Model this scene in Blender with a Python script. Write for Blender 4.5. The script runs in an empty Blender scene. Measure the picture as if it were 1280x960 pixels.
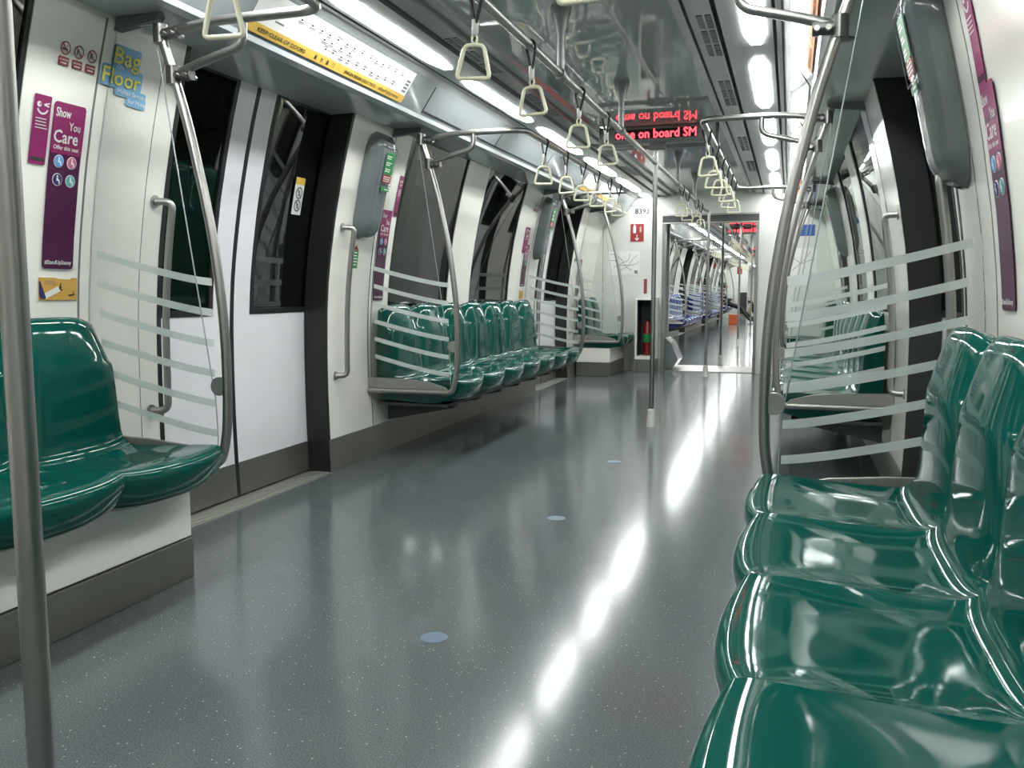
import bpy, bmesh, math, random
from mathutils import Vector, Matrix
random.seed(7)
PI = math.pi
sc = bpy.context.scene
COL = sc.collection

# ------------------------------------------------------------------ camera, world, exposure
CAM_H, F_PX, VPX, VPY = 1.0, 1100.0, 348.0, -118.0
cam_data = bpy.data.cameras.new('camera')
cam = bpy.data.objects.new('camera', cam_data)
COL.objects.link(cam)
pitch = math.atan(-VPY / F_PX)
yaw = math.atan(VPX / math.hypot(F_PX, VPY))
cam.location = (0, 0, CAM_H)
cam.rotation_euler = (PI / 2 - pitch, 0, yaw)
cam_data.sensor_width = 36.0
cam_data.lens = F_PX * 36.0 / 1280.0
cam_data.clip_start = 0.02
sc.camera = cam

world = bpy.data.worlds.new('tunnel_dark')
sc.world = world
world.use_nodes = True
world.node_tree.nodes['Background'].inputs[0].default_value = (0.010, 0.012, 0.013, 1)
world.node_tree.nodes['Background'].inputs[1].default_value = 1.0
sc.view_settings.view_transform = 'Standard'
sc.view_settings.look = 'None'
sc.view_settings.gamma = 1.0
sc.view_settings.use_curve_mapping = False
sc.view_settings.exposure = 0.45
LAMP_STRENGTH = 33.0
LED_STRENGTH = 3.0
cy = sc.cycles
cy.use_denoising = True
cy.max_bounces = 8
cy.diffuse_bounces = 4
cy.glossy_bounces = 4
cy.transmission_bounces = 4
cy.transparent_max_bounces = 16
cy.caustics_reflective = False
cy.caustics_refractive = False
cy.sample_clamp_indirect = 6.0

# ------------------------------------------------------------------ materials
def sset(node, key, val):
    if key in node.inputs:
        node.inputs[key].default_value = val

def mat(name, col, rough=0.5, metal=0.0, coat=0.0, coat_rough=0.05, ior=1.5, noise=0.0, nscale=20.0,
        emit=None, estr=0.0, stretch=None, bump=0.0):
    m = bpy.data.materials.new(name)
    m.use_nodes = True
    nt = m.node_tree
    b = nt.nodes['Principled BSDF']
    b.inputs['Base Color'].default_value = (*col, 1)
    b.inputs['Roughness'].default_value = rough
    b.inputs['Metallic'].default_value = metal
    sset(b, 'IOR', ior)
    sset(b, 'Coat Weight', coat)
    sset(b, 'Coat Roughness', coat_rough)
    if emit:
        sset(b, 'Emission Color', (*emit, 1))
        sset(b, 'Emission Strength', estr)
    if noise > 0 or bump > 0:
        tc = nt.nodes.new('ShaderNodeTexCoord')
        mp = nt.nodes.new('ShaderNodeMapping')
        if stretch:
            mp.inputs['Scale'].default_value = stretch
        nz = nt.nodes.new('ShaderNodeTexNoise')
        nz.inputs['Scale'].default_value = nscale
        nz.inputs['Detail'].default_value = 3.0
        nt.links.new(tc.outputs['Object'], mp.inputs['Vector'])
        nt.links.new(mp.outputs['Vector'], nz.inputs['Vector'])
        if noise > 0:
            rp = nt.nodes.new('ShaderNodeValToRGB')
            rp.color_ramp.elements[0].position = 0.3
            rp.color_ramp.elements[1].position = 0.7
            rp.color_ramp.elements[0].color = (*[c * (1 - noise) for c in col], 1)
            rp.color_ramp.elements[1].color = (*[min(1, c * (1 + noise)) for c in col], 1)
            nt.links.new(nz.outputs['Fac'], rp.inputs['Fac'])
            nt.links.new(rp.outputs['Color'], b.inputs['Base Color'])
        if bump > 0:
            bp = nt.nodes.new('ShaderNodeBump')
            bp.inputs['Strength'].default_value = bump
            bp.inputs['Distance'].default_value = 0.01
            nt.links.new(nz.outputs['Fac'], bp.inputs['Height'])
            nt.links.new(bp.outputs['Normal'], b.inputs['Normal'])
    return m

M = {}
M['white_wall'] = mat('white_wall_panel', (0.86, 0.85, 0.785), 0.22, coat=0.3, noise=0.02, nscale=3)
M['end_wall'] = mat('end_wall_panel', (0.66, 0.67, 0.63), 0.25, coat=0.2, noise=0.02, nscale=3)
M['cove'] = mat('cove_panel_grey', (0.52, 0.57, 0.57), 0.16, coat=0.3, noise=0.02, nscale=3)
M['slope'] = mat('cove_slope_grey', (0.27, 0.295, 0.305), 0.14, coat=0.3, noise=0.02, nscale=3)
M['cove_dark'] = mat('cove_dark_grey', (0.10, 0.115, 0.115), 0.3)
M['map_white'] = mat('map_panel_white', (0.72, 0.74, 0.75), 0.18)
M['door_white'] = mat('door_white_paint', (0.80, 0.79, 0.82), 0.25, noise=0.015, nscale=4)
M['ceil'] = mat('ceiling_gloss_laminate', (0.62, 0.66, 0.66), 0.03, coat=0.0, ior=1.75, noise=0.03, nscale=2)
M['ridge'] = mat('ceiling_ridge_grey', (0.44, 0.46, 0.465), 0.28, metal=0.2)
M['ridge_dark'] = mat('ceiling_groove_dark', (0.05, 0.055, 0.06), 0.4)
M['lamp_panel'] = mat('lamp_panel_grey', (0.55, 0.57, 0.58), 0.3)
M['green'] = mat('seat_green_gloss', (0.0022, 0.070, 0.055), 0.055, coat=0.0, ior=1.40, noise=0.03, nscale=6)
M['blue'] = mat('seat_blue_gloss', (0.010, 0.023, 0.17), 0.07, coat=0.0, ior=1.36, noise=0.03, nscale=6)
M['steel'] = mat('brushed_steel_tube', (0.36, 0.355, 0.335), 0.36, metal=1.0)
M['steel_dark'] = mat('steel_clamp_dark', (0.16, 0.16, 0.155), 0.3, metal=0.9)
M['skirt'] = mat('steel_kick_plate', (0.235, 0.23, 0.205), 0.32, metal=0.7, noise=0.03, nscale=5)
M['plate'] = mat('steel_screen_plate', (0.30, 0.295, 0.275), 0.42, metal=0.6, noise=0.05, nscale=30)
M['sill'] = mat('sill_aluminium', (0.46, 0.455, 0.42), 0.35, metal=0.7, noise=0.03, nscale=8)
M['black'] = mat('black_rubber', (0.010, 0.011, 0.012), 0.45)
M['dark'] = mat('dark_void_paint', (0.02, 0.022, 0.022), 0.5)
M['under'] = mat('underseat_dark_grey', (0.06, 0.062, 0.06), 0.5)
M['box_grey'] = mat('equipment_cover_grey', (0.15, 0.175, 0.18), 0.16, coat=0.6, coat_rough=0.05, noise=0.03, nscale=5)
M['groove'] = mat('panel_groove_grey', (0.16, 0.165, 0.15), 0.5)
M['cream'] = mat('strap_handle_cream', (0.66, 0.63, 0.47), 0.35)
M['sleeve'] = mat('strap_sleeve_ivory', (0.55, 0.55, 0.50), 0.4)
M['strap'] = mat('strap_black_webbing', (0.012, 0.012, 0.012), 0.6)
M['base_white'] = mat('pole_base_white', (0.60, 0.60, 0.55), 0.4)
M['purple'] = mat('poster_purple', (0.062, 0.006, 0.045), 0.35)
M['magenta'] = mat('poster_magenta', (0.25, 0.020, 0.115), 0.35)
M['paper'] = mat('print_white', (0.74, 0.74, 0.72), 0.5)
M['pink_lt'] = mat('print_pink', (0.55, 0.15, 0.26), 0.5)
M['sky_ic'] = mat('print_sky_blue', (0.10, 0.33, 0.62), 0.5)
M['navy_ic'] = mat('print_navy', (0.018, 0.022, 0.12), 0.5)
M['teal_ic'] = mat('print_teal', (0.08, 0.36, 0.36), 0.5)
M['orange'] = mat('card_orange_yellow', (0.62, 0.36, 0.075), 0.45)
M['yellow'] = mat('strip_yellow', (0.66, 0.43, 0.08), 0.45)
M['orange_strip'] = mat('strip_orange', (0.70, 0.22, 0.04), 0.45)
M['ink'] = mat('print_black', (0.02, 0.02, 0.022), 0.5)
M['ink_grey'] = mat('print_grey', (0.18, 0.18, 0.19), 0.5)
M['red_print'] = mat('print_red', (0.30, 0.022, 0.025), 0.45)
M['red_dark'] = mat('print_dark_red', (0.24, 0.03, 0.04), 0.45)
M['green_print'] = mat('print_green', (0.012, 0.22, 0.055), 0.45)
M['bag_blue'] = mat('print_light_blue', (0.20, 0.44, 0.68), 0.45)
M['bag_yellow'] = mat('print_lime_yellow', (0.72, 0.70, 0.12), 0.45)
M['bag_navy'] = mat('print_slate_outline', (0.12, 0.22, 0.34), 0.45)
M['blue_print'] = mat('print_blue', (0.03, 0.09, 0.33), 0.45)
M['dot_blue'] = mat('floor_dot_blue', (0.088, 0.135, 0.195), 0.35)
M['ext_red'] = mat('extinguisher_red', (0.20, 0.012, 0.012), 0.25, coat=0.5)
M['led_face'] = mat('led_black_face', (0.012, 0.008, 0.009), 0.35)
M['led_red'] = mat('led_red_glow', (0.3, 0.0, 0.0), 0.5, emit=(1.0, 0.055, 0.075), estr=LED_STRENGTH)
M['lamp'] = mat('lamp_diffuser_glow', (0.9, 0.9, 0.9), 0.4, emit=(0.97, 1.0, 0.985), estr=LAMP_STRENGTH)
M['concrete'] = mat('tunnel_concrete', (0.17, 0.18, 0.17), 0.9, noise=0.3, nscale=3)
M['frame_grey'] = mat('gangway_frame_grey', (0.22, 0.225, 0.22), 0.35, metal=0.4)
M['sign_grey'] = mat('sign_housing_grey', (0.26, 0.28, 0.28), 0.35)
M['bellows'] = mat('gangway_bellows', (0.06, 0.063, 0.063), 0.55)
M['skin'] = mat('person_skin', (0.42, 0.24, 0.16), 0.5)
M['cloth_dark'] = mat('person_dark_cloth', (0.016, 0.017, 0.02), 0.8)
M['hair'] = mat('person_black_hair', (0.01, 0.009, 0.009), 0.5)
M['tan'] = mat('bag_tan', (0.34, 0.24, 0.13), 0.6)
M['box_orange'] = mat('box_orange_red', (0.55, 0.11, 0.03), 0.5)

def glass_mat(name, tint, gloss_boost, rough=0.01, opacity=0.0, body=(0.0, 0.0, 0.0), milky=False):
    """thin sheet: clear transmission, fresnel reflection, and an optional tinted body"""
    m = bpy.data.materials.new(name)
    m.use_nodes = True
    nt = m.node_tree
    nt.nodes.clear()
    out = nt.nodes.new('ShaderNodeOutputMaterial')
    tr = nt.nodes.new('ShaderNodeBsdfTransparent'); tr.inputs[0].default_value = (*tint, 1)
    df = nt.nodes.new('ShaderNodeBsdfDiffuse'); df.inputs[0].default_value = (*body, 1)
    gl = nt.nodes.new('ShaderNodeBsdfGlossy'); gl.inputs['Roughness'].default_value = rough
    fr = nt.nodes.new('ShaderNodeFresnel'); fr.inputs[0].default_value = gloss_boost
    m1 = nt.nodes.new('ShaderNodeMixShader'); m1.inputs[0].default_value = opacity
    m2 = nt.nodes.new('ShaderNodeMixShader')
    nt.links.new(tr.outputs[0], m1.inputs[1])
    if milky:
        tl = nt.nodes.new('ShaderNodeBsdfTranslucent'); tl.inputs[0].default_value = (*body, 1)
        mk = nt.nodes.new('ShaderNodeMixShader'); mk.inputs[0].default_value = 0.45
        nt.links.new(df.outputs[0], mk.inputs[1]); nt.links.new(tl.outputs[0], mk.inputs[2]); nt.links.new(mk.outputs[0], m1.inputs[2])
    else: nt.links.new(df.outputs[0], m1.inputs[2])
    nt.links.new(fr.outputs[0], m2.inputs[0])
    nt.links.new(m1.outputs[0], m2.inputs[1]); nt.links.new(gl.outputs[0], m2.inputs[2])
    nt.links.new(m2.outputs[0], out.inputs[0])
    return m
M['glass'] = glass_mat('screen_clear_glass', (0.982, 0.99, 0.987), 1.22, 0.01)
M['night_glass'] = glass_mat('window_tinted_glass', (0.34, 0.38, 0.37), 2.0, 0.015, 0.25, (0.012, 0.015, 0.015))
M['pane_edge'] = mat('pane_edge_pale', (0.35, 0.38, 0.37), 0.25)
M['frost'] = glass_mat('frosted_band', (0.95, 0.98, 0.97), 1.2, 0.3, 0.60, (0.95, 0.99, 0.97), True)

def floor_mat():
    m = bpy.data.materials.new('floor_speckled_vinyl')
    m.use_nodes = True
    nt = m.node_tree
    b = nt.nodes['Principled BSDF']
    tc = nt.nodes.new('ShaderNodeTexCoord')
    n1 = nt.nodes.new('ShaderNodeTexNoise'); n1.inputs['Scale'].default_value = 1.6; n1.inputs['Detail'].default_value = 5
    r1 = nt.nodes.new('ShaderNodeValToRGB')
    r1.color_ramp.elements[0].position = 0.35; r1.color_ramp.elements[0].color = (0.084, 0.102, 0.104, 1)
    r1.color_ramp.elements[1].position = 0.68; r1.color_ramp.elements[1].color = (0.097, 0.115, 0.116, 1)
    vor = nt.nodes.new('ShaderNodeTexVoronoi'); vor.inputs['Scale'].default_value = 55
    vr = nt.nodes.new('ShaderNodeValToRGB')
    vr.color_ramp.elements[0].position = 0.075; vr.color_ramp.elements[0].color = (1, 1, 1, 1)
    vr.color_ramp.elements[1].position = 0.13; vr.color_ramp.elements[1].color = (0, 0, 0, 1)
    sel = nt.nodes.new('ShaderNodeMath'); sel.operation = 'GREATER_THAN'; sel.inputs[1].default_value = 0.40
    sep = nt.nodes.new('ShaderNodeSeparateColor')
    mul = nt.nodes.new('ShaderNodeMath'); mul.operation = 'MULTIPLY'
    mx = nt.nodes.new('ShaderNodeMix'); mx.data_type = 'RGBA'
    fine = nt.nodes.new('ShaderNodeTexNoise'); fine.inputs['Scale'].default_value = 240
    fr = nt.nodes.new('ShaderNodeValToRGB')
    fr.color_ramp.elements[0].position = 0.38; fr.color_ramp.elements[0].color = (0.72, 0.72, 0.72, 1)
    fr.color_ramp.elements[1].position = 0.62; fr.color_ramp.elements[1].color = (1.25, 1.25, 1.25, 1)
    mm = nt.nodes.new('ShaderNodeMix'); mm.data_type = 'RGBA'; mm.blend_type = 'MULTIPLY'; mm.inputs[0].default_value = 1.0
    L = nt.links.new
    for n in (n1, vor, fine):
        L(tc.outputs['Object'], n.inputs['Vector'])
    L(n1.outputs['Fac'], r1.inputs['Fac']); L(vor.outputs['Distance'], vr.inputs['Fac'])
    L(vor.outputs['Color'], sep.inputs[0]); L(sep.outputs[0], sel.inputs[0])
    L(vr.outputs['Color'], mul.inputs[0]); L(sel.outputs[0], mul.inputs[1])
    L(fine.outputs['Fac'], fr.inputs['Fac'])
    L(r1.outputs['Color'], mm.inputs[6]); L(fr.outputs['Color'], mm.inputs[7])
    L(mul.outputs[0], mx.inputs[0]); L(mm.outputs[2], mx.inputs[6]); mx.inputs[7].default_value = (0.42, 0.42, 0.38, 1)
    L(mx.outputs[2], b.inputs['Base Color'])
    rn = nt.nodes.new('ShaderNodeMapRange')
    rn.inputs[3].default_value = 0.130; rn.inputs[4].default_value = 0.155
    L(n1.outputs['Fac'], rn.inputs[0]); L(rn.outputs[0], b.inputs['Roughness'])
    sset(b, 'IOR', 1.38)
    return m
M['floor'] = floor_mat()

# ------------------------------------------------------------------ mesh helpers
class MB:
    def __init__(s): s.v = []; s.f = []; s.m = []; s.mats = []
    def mi(s, m):
        if m not in s.mats: s.mats.append(m)
        return s.mats.index(m)
    def add(s, vs, fs, m):
        o = len(s.v); k = s.mi(m)
        s.v += [tuple(v) for v in vs]
        for f in fs:
            s.f.append([i + o for i in f]); s.m.append(k)
    def build(s, name, parent=None, smooth=False, angle=None):
        me = bpy.data.meshes.new(name)
        me.from_pydata(s.v, [], s.f)
        for m in s.mats: me.materials.append(m)
        me.polygons.foreach_set('material_index', s.m)
        me.update()
        bm = bmesh.new(); bm.from_mesh(me)
        bmesh.ops.recalc_face_normals(bm, faces=bm.faces)
        bm.to_mesh(me); bm.free()
        if smooth:
            me.polygons.foreach_set('use_smooth', [True] * len(me.polygons))
            me.set_sharp_from_angle(angle=math.radians(angle or 40))
        o = bpy.data.objects.new(name, me)
        COL.objects.link(o)
        if parent: o.parent = parent
        return o

def tag(o, label=None, cat=None, group=None, kind=None):
    if label: o['label'] = label
    if cat: o['category'] = cat
    if group: o['group'] = group
    if kind: o['kind'] = kind
    return o
def thing(name, label, cat, group=None, loc=(0, 0, 0)):
    o = bpy.data.objects.new(name, None); o.empty_display_size = 0.1
    COL.objects.link(o); o.location = loc
    return tag(o, label, cat, group)
def copy_tree(o, parent=None, off=None):
    c = o.copy(); COL.objects.link(c)
    if parent: c.parent = parent
    for ch in list(o.children): copy_tree(ch, c)
    return c
def add_box(mb, x0, x1, y0, y1, z0, z1, m):
    v = [(x, y, z) for z in (z0, z1) for y in (y0, y1) for x in (x0, x1)]
    mb.add(v, [(0, 1, 3, 2), (4, 6, 7, 5), (0, 4, 5, 1), (2, 3, 7, 6), (0, 2, 6, 4), (1, 5, 7, 3)], m)
def box(name, x0, x1, y0, y1, z0, z1, m, parent=None, bevel=0.0):
    if x0 > x1: x0, x1 = x1, x0
    mb = MB(); add_box(mb, x0, x1, y0, y1, z0, z1, m)
    o = mb.build(name, parent)
    if bevel:
        b = o.modifiers.new('bevel', 'BEVEL'); b.width = bevel; b.segments = 2
    return o
def fillet(pts, r, n=6):
    """round the inner corners of a polyline"""
    P = [Vector(p) for p in pts]
    out = [P[0]]
    for i in range(1, len(P) - 1):
        a, b, c = P[i - 1], P[i], P[i + 1]
        d1, d2 = (a - b), (c - b)
        rr = min(r, d1.length * 0.48, d2.length * 0.48)
        p, q = b + d1.normalized() * rr, b + d2.normalized() * rr
        for k in range(n + 1):
            t = k / n
            out.append(p * (1 - t) ** 2 + b * 2 * t * (1 - t) + q * t * t)
    out.append(P[-1])
    return out
def add_tube(mb, pts, r, m, n=10, cap=True):
    P = [Vector(p) for p in pts]
    rs = r if isinstance(r, (list, tuple)) else [r] * len(P)
    vs, fs = [], []
    up = None
    for i, p in enumerate(P):
        t = (P[min(i + 1, len(P) - 1)] - P[max(i - 1, 0)]).normalized()
        if up is None:
            up = t.orthogonal().normalized()
        up = (up - t * up.dot(t)).normalized()
        sd = t.cross(up)
        for k in range(n):
            a = 2 * PI * k / n
            vs.append(p + (up * math.cos(a) + sd * math.sin(a)) * rs[i])
    for i in range(len(P) - 1):
        for k in range(n):
            a, b = i * n + k, i * n + (k + 1) % n
            fs.append((a, b, b + n, a + n))
    if cap:
        fs.append(tuple(range(n))[::-1]); fs.append(tuple(range((len(P) - 1) * n, len(P) * n)))
    mb.add(vs, fs, m)
def tube(name, pts, r, m, parent=None, n=10):
    mb = MB(); add_tube(mb, pts, r, m, n)
    return mb.build(name, parent, smooth=True)
def prism(name, poly, axis, a0, a1, m, parent=None, smooth=False):
    """poly: list of (p,q) ; axis 'y': p=x,q=z ; axis 'z': p=x,q=y ; axis 'x': p=y,q=z"""
    def P(p, q, a):
        return (p, a, q) if axis == 'y' else ((p, q, a) if axis == 'z' else (a, p, q))
    n = len(poly)
    v = [P(p, q, a0) for p, q in poly] + [P(p, q, a1) for p, q in poly]
    f = [tuple(range(n)), tuple(range(n, 2 * n))[::-1]] + [(i, (i + 1) % n, n + (i + 1) % n, n + i) for i in range(n)]
    mb = MB(); mb.add(v, f, m)
    return mb.build(name, parent, smooth)
def lerp_table(xs, ys, x):
    if x <= xs[0]: return ys[0]
    for i in range(len(xs) - 1):
        if x <= xs[i + 1]:
            t = (x - xs[i]) / (xs[i + 1] - xs[i]); return ys[i] + t * (ys[i + 1] - ys[i])
    return ys[-1]

# ------------------------------------------------------------------ the cross-section of the cars
CX = -0.94                       # centre line of the near car
WZ = [-0.2, 0.0, 0.2, 0.4, 0.6, 0.84, 1.02, 1.18, 1.40, 1.595, 1.76, 1.93, 2.2]
WW = [1.432, 1.438, 1.447, 1.452, 1.453, 1.449, 1.437, 1.418, 1.382, 1.340, 1.299, 1.250, 1.165]
def W(z): return lerp_table(WZ, WW, z)
def wx(side, z, off=0.0, cx=None):
    """x of the wall surface on a side (-1 left, +1 right); off < 0 comes into the car"""
    return (CX if cx is None else cx) + side * (W(z) + off)
def zsteps(z0, z1, d=0.08):
    n = max(1, int(math.ceil((z1 - z0) / d)))
    return [z0 + (z1 - z0) * i / n for i in range(n + 1)]
def add_wall(mb, side, y0, y1, z0, z1, m, off=0.0, thick=0.02, cx=None):
    """a slab that follows the curved wall; its inner face lies at off"""
    zs = zsteps(z0, z1); n = len(zs)
    v = []
    for y in (y0, y1):
        for o in (off, off + thick):
            v += [(wx(side, z, o, cx), y, z) for z in zs]
    f = []
    for i in range(n - 1):
        f.append((i, i + 1, 2 * n + i + 1, 2 * n + i))
        f.append((n + i, 3 * n + i, 3 * n + i + 1, n + i + 1))
        f.append((i, n + i, n + i + 1, i + 1))
        f.append((2 * n + i, 2 * n + i + 1, 3 * n + i + 1, 3 * n + i))
    f.append((0, 2 * n, 3 * n, n)); f.append((n - 1, 2 * n - 1, 4 * n - 1, 3 * n - 1))
    mb.add(v, f, m)
def wall_slab(name, side, y0, y1, z0, z1, m, off=0.0, thick=0.02, parent=None, cx=None):
    mb = MB(); add_wall(mb, side, y0, y1, z0, z1, m, off, thick, cx)
    return mb.build(name, parent, smooth=True, angle=30)

# ------------------------------------------------------------------ printing: flat shapes and lettering laid on a surface
class OnWall:
    """u runs to the reader's right, v up; the origin sits on the wall at (y, z)"""
    curved = True
    def __init__(s, side, y, z, off=-0.004, cx=None): s.side, s.y, s.z, s.off, s.cx = side, y, z, off, cx
    def __call__(s, u, v, h=0.0):
        z = s.z + v
        return (wx(s.side, z, s.off - h, s.cx), s.y - s.side * u, z)
class OnPlane:
    def __init__(s, o, ux, vx):
        s.o, s.ux, s.vx = Vector(o), Vector(ux), Vector(vx); s.n = s.ux.cross(s.vx).normalized()
    def __call__(s, u, v, h=0.0): return tuple(s.o + s.ux * u + s.vx * v + s.n * h)
def rounded(w, h, r, n=5, x0=0, y0=0):
    pts = []
    for cx_, cy_, a0 in ((w - r, r, -90), (w - r, h - r, 0), (r, h - r, 90), (r, r, 180)):
        for k in range(n + 1):
            a = math.radians(a0 + 90 * k / n); pts.append((x0 + cx_ + r * math.cos(a), y0 + cy_ + r * math.sin(a)))
    return pts
def circle(x, y, r, n=20, ry=None):
    return [(x + r * math.cos(2 * PI * k / n), y + (ry or r) * math.sin(2 * PI * k / n)) for k in range(n)]
def clip_band(poly, lo, hi):
    def half(P, v0, keep_above):
        out = []
        for i in range(len(P)):
            a, b = P[i], P[(i + 1) % len(P)]
            ia, ib = (a[1] >= v0) == keep_above or a[1] == v0, (b[1] >= v0) == keep_above or b[1] == v0
            if ia: out.append(a)
            if ia != ib:
                t = (v0 - a[1]) / (b[1] - a[1]); out.append((a[0] + t * (b[0] - a[0]), v0))
        return out
    P = half(poly, lo, True)
    return half(P, hi, False) if len(P) > 2 else []
def add_flat(mb, S, poly, m, h=0.0, t=0.0015):
    lo, hi = min(p[1] for p in poly), max(p[1] for p in poly)
    if getattr(S, 'curved', False) and hi - lo > 0.07:
        k = int(math.ceil((hi - lo) / 0.05))
        for i in range(k):
            P = clip_band(poly, lo + (hi - lo) * i / k, lo + (hi - lo) * (i + 1) / k)
            if len(P) > 2: add_piece(mb, S, P, m, h, t)
    else: add_piece(mb, S, poly, m, h, t)
def add_piece(mb, S, poly, m, h, t):
    n = len(poly)
    v = [S(u, w, h) for u, w in poly] + [S(u, w, h + t) for u, w in poly]
    mb.add(v, [tuple(range(n))[::-1], tuple(range(n, 2 * n))] + [(i, (i + 1) % n, n + (i + 1) % n, n + i) for i in range(n)], m)
def add_ring(mb, S, x, y, r0, r1, m, h, n=24, a0=0, a1=360):
    k_ = n if a1 - a0 >= 360 else n + 1
    for i in range(n):
        a, b = math.radians(a0 + (a1 - a0) * i / n), math.radians(a0 + (a1 - a0) * (i + 1) / n)
        mb.add([S(x + r * math.cos(t), y + r * math.sin(t), h) for r, t in ((r0, a), (r1, a), (r1, b), (r0, b))], [(0, 1, 2, 3)], m)
def add_seg(mb, S, u0, v0, u1, v1, w, m, h):
    d = Vector((u1 - u0, v1 - v0)); p = Vector((-d.y, d.x)).normalized() * w / 2
    mb.add([S(u0 + p.x, v0 + p.y, h), S(u0 - p.x, v0 - p.y, h), S(u1 - p.x, v1 - p.y, h), S(u1 + p.x, v1 + p.y, h)], [(0, 1, 2, 3)], m)
TEXT_CACHE = {}
def glyphs(txt, bold):
    key = txt
    if key not in TEXT_CACHE:
        cu = bpy.data.curves.new('lettering', 'FONT')
        cu.body = txt; cu.size = 1.0; cu.resolution_u = 2
        o = bpy.data.objects.new('lettering', cu); COL.objects.link(o)
        bpy.context.view_layer.update()
        me = bpy.data.meshes.new_from_object(o.evaluated_get(bpy.context.evaluated_depsgraph_get()))
        vs = [tuple(v.co[:2]) for v in me.vertices]; fs = [tuple(p.vertices) for p in me.polygons]
        bpy.data.objects.remove(o); bpy.data.curves.remove(cu); bpy.data.meshes.remove(me)
        TEXT_CACHE[key] = (vs, fs)
    return TEXT_CACHE[key]
def add_text(mb, S, txt, u, v, size, m, h=0.002, width=None, bold=0.012, align='l', rot=0.0):
    vs, fs = glyphs(txt, bold)
    if not vs: return
    x0, x1 = min(p[0] for p in vs), max(p[0] for p in vs)
    sx = size if width is None else width / max(1e-6, x1 - x0)
    sh = {'l': -x0, 'c': -(x0 + x1) / 2, 'r': -x1}[align]
    c, s_ = math.cos(rot), math.sin(rot)
    e = bold * size * 0.8
    for k, (du, dv) in enumerate(((0, 0), (-e, 0), (e, 0), (0, e), (0, -e)) if bold > 0 else ((0, 0),)):
        out = []
        for px, py in vs:
            a, b = (px + sh) * sx + du, py * size + dv
            out.append(S(u + a * c - b * s_, v + a * s_ + b * c, h + 0.00012 * k))
        mb.add(out, fs, m)

# ------------------------------------------------------------------ set-up of the structure of one car
def struct(o): o['kind'] = 'structure'; return o

def ceiling_profile():
    return [  # (offset from the centre line, z, material key of the strip that follows)
        (0.0, 2.165, 'ceil'), (0.430, 2.165, 'ridge'), (0.438, 2.140, 'ridge'), (0.478, 2.140, 'ridge_dark'), (0.486, 2.156, 'ridge'),
        (0.512, 2.156, 'ridge'), (0.520, 2.128, 'ridge'), (0.598, 2.128, 'ridge_dark'), (0.608, 2.142, 'ridge_dark'),
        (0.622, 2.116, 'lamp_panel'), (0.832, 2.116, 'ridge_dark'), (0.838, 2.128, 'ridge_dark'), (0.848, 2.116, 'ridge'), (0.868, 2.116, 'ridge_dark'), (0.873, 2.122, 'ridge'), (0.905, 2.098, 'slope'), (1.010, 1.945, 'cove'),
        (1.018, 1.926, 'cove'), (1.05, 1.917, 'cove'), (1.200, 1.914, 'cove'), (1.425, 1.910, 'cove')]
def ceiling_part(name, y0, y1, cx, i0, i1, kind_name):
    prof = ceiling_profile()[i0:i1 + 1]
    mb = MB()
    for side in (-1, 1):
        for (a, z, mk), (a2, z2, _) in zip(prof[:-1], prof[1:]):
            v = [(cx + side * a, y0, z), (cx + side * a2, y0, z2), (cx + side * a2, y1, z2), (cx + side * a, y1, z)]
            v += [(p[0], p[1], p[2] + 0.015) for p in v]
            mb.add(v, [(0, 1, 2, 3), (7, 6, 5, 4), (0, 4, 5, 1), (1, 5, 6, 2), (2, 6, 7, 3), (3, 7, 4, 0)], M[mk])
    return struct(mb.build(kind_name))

DOOR_HALF = 0.66
def build_side(side, y0, y1, cx, doors, windows, tagname, sill_z=0.875, top_z=1.93):
    """the curved wall of one side, pierced by doors [(yc)] and windows [(ya, yb)]"""
    mb = MB()
    cuts = [(d - DOOR_HALF, d + DOOR_HALF, 'd') for d in doors] + [(a, b, 'w') for a, b in windows]
    cuts.sort()
    y = y0
    m = M['white_wall']
    for a, b, k in cuts:
        if a > y: add_wall(mb, side, y, a, 0.18, 2.0, m, 0, 0.03, cx)
        if k == 'w':
            add_wall(mb, side, a, b, 0.18, sill_z, m, 0, 0.03, cx)
            add_wall(mb, side, a, b, top_z, 2.0, m, 0, 0.03, cx)
        else:
            add_wall(mb, side, a, b, 1.93, 2.0, m, 0, 0.03, cx)
        y = b
    if y < y1: add_wall(mb, side, y, y1, 0.18, 2.0, m, 0, 0.03, cx)
    struct(mb.build('wall_' + tagname, None, True, 30))
    # stainless skirting between the doors
    sk = MB(); y = y0
    for d in sorted(doors):
        add_wall(sk, side, y, d - DOOR_HALF, 0.0, 0.18, M['skirt'], -0.004, 0.034, cx); y = d + DOOR_HALF
    add_wall(sk, side, y, y1, 0.0, 0.18, M['skirt'], -0.004, 0.034, cx)
    struct(sk.build('baseboard_' + tagname))

WIN_N = [0]
def build_window(side, a, b, cx, sill_z=0.875, top_z=1.93):
    WIN_N[0] += 1
    root = bpy.data.objects.new('window_%d' % WIN_N[0], None); COL.objects.link(root); struct(root)
    fr = MB()
    w = 0.018
    add_wall(fr, side, a, a + w, sill_z, top_z, M['black'], 0.004, 0.03, cx)
    add_wall(fr, side, b - w, b, sill_z, top_z, M['black'], 0.004, 0.03, cx)
    add_wall(fr, side, a + w, b - w, sill_z, sill_z + w, M['black'], 0.004, 0.03, cx)
    add_wall(fr, side, a + w, b - w, top_z - w, top_z, M['black'], 0.004, 0.03, cx)
    fr.build('window_frame', root)
    wall_slab('window_pane', side, a + w * .8, b - w * .8, sill_z + w * .8, top_z - w * .8, M['night_glass'], 0.012, 0.01, root, cx)

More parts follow.
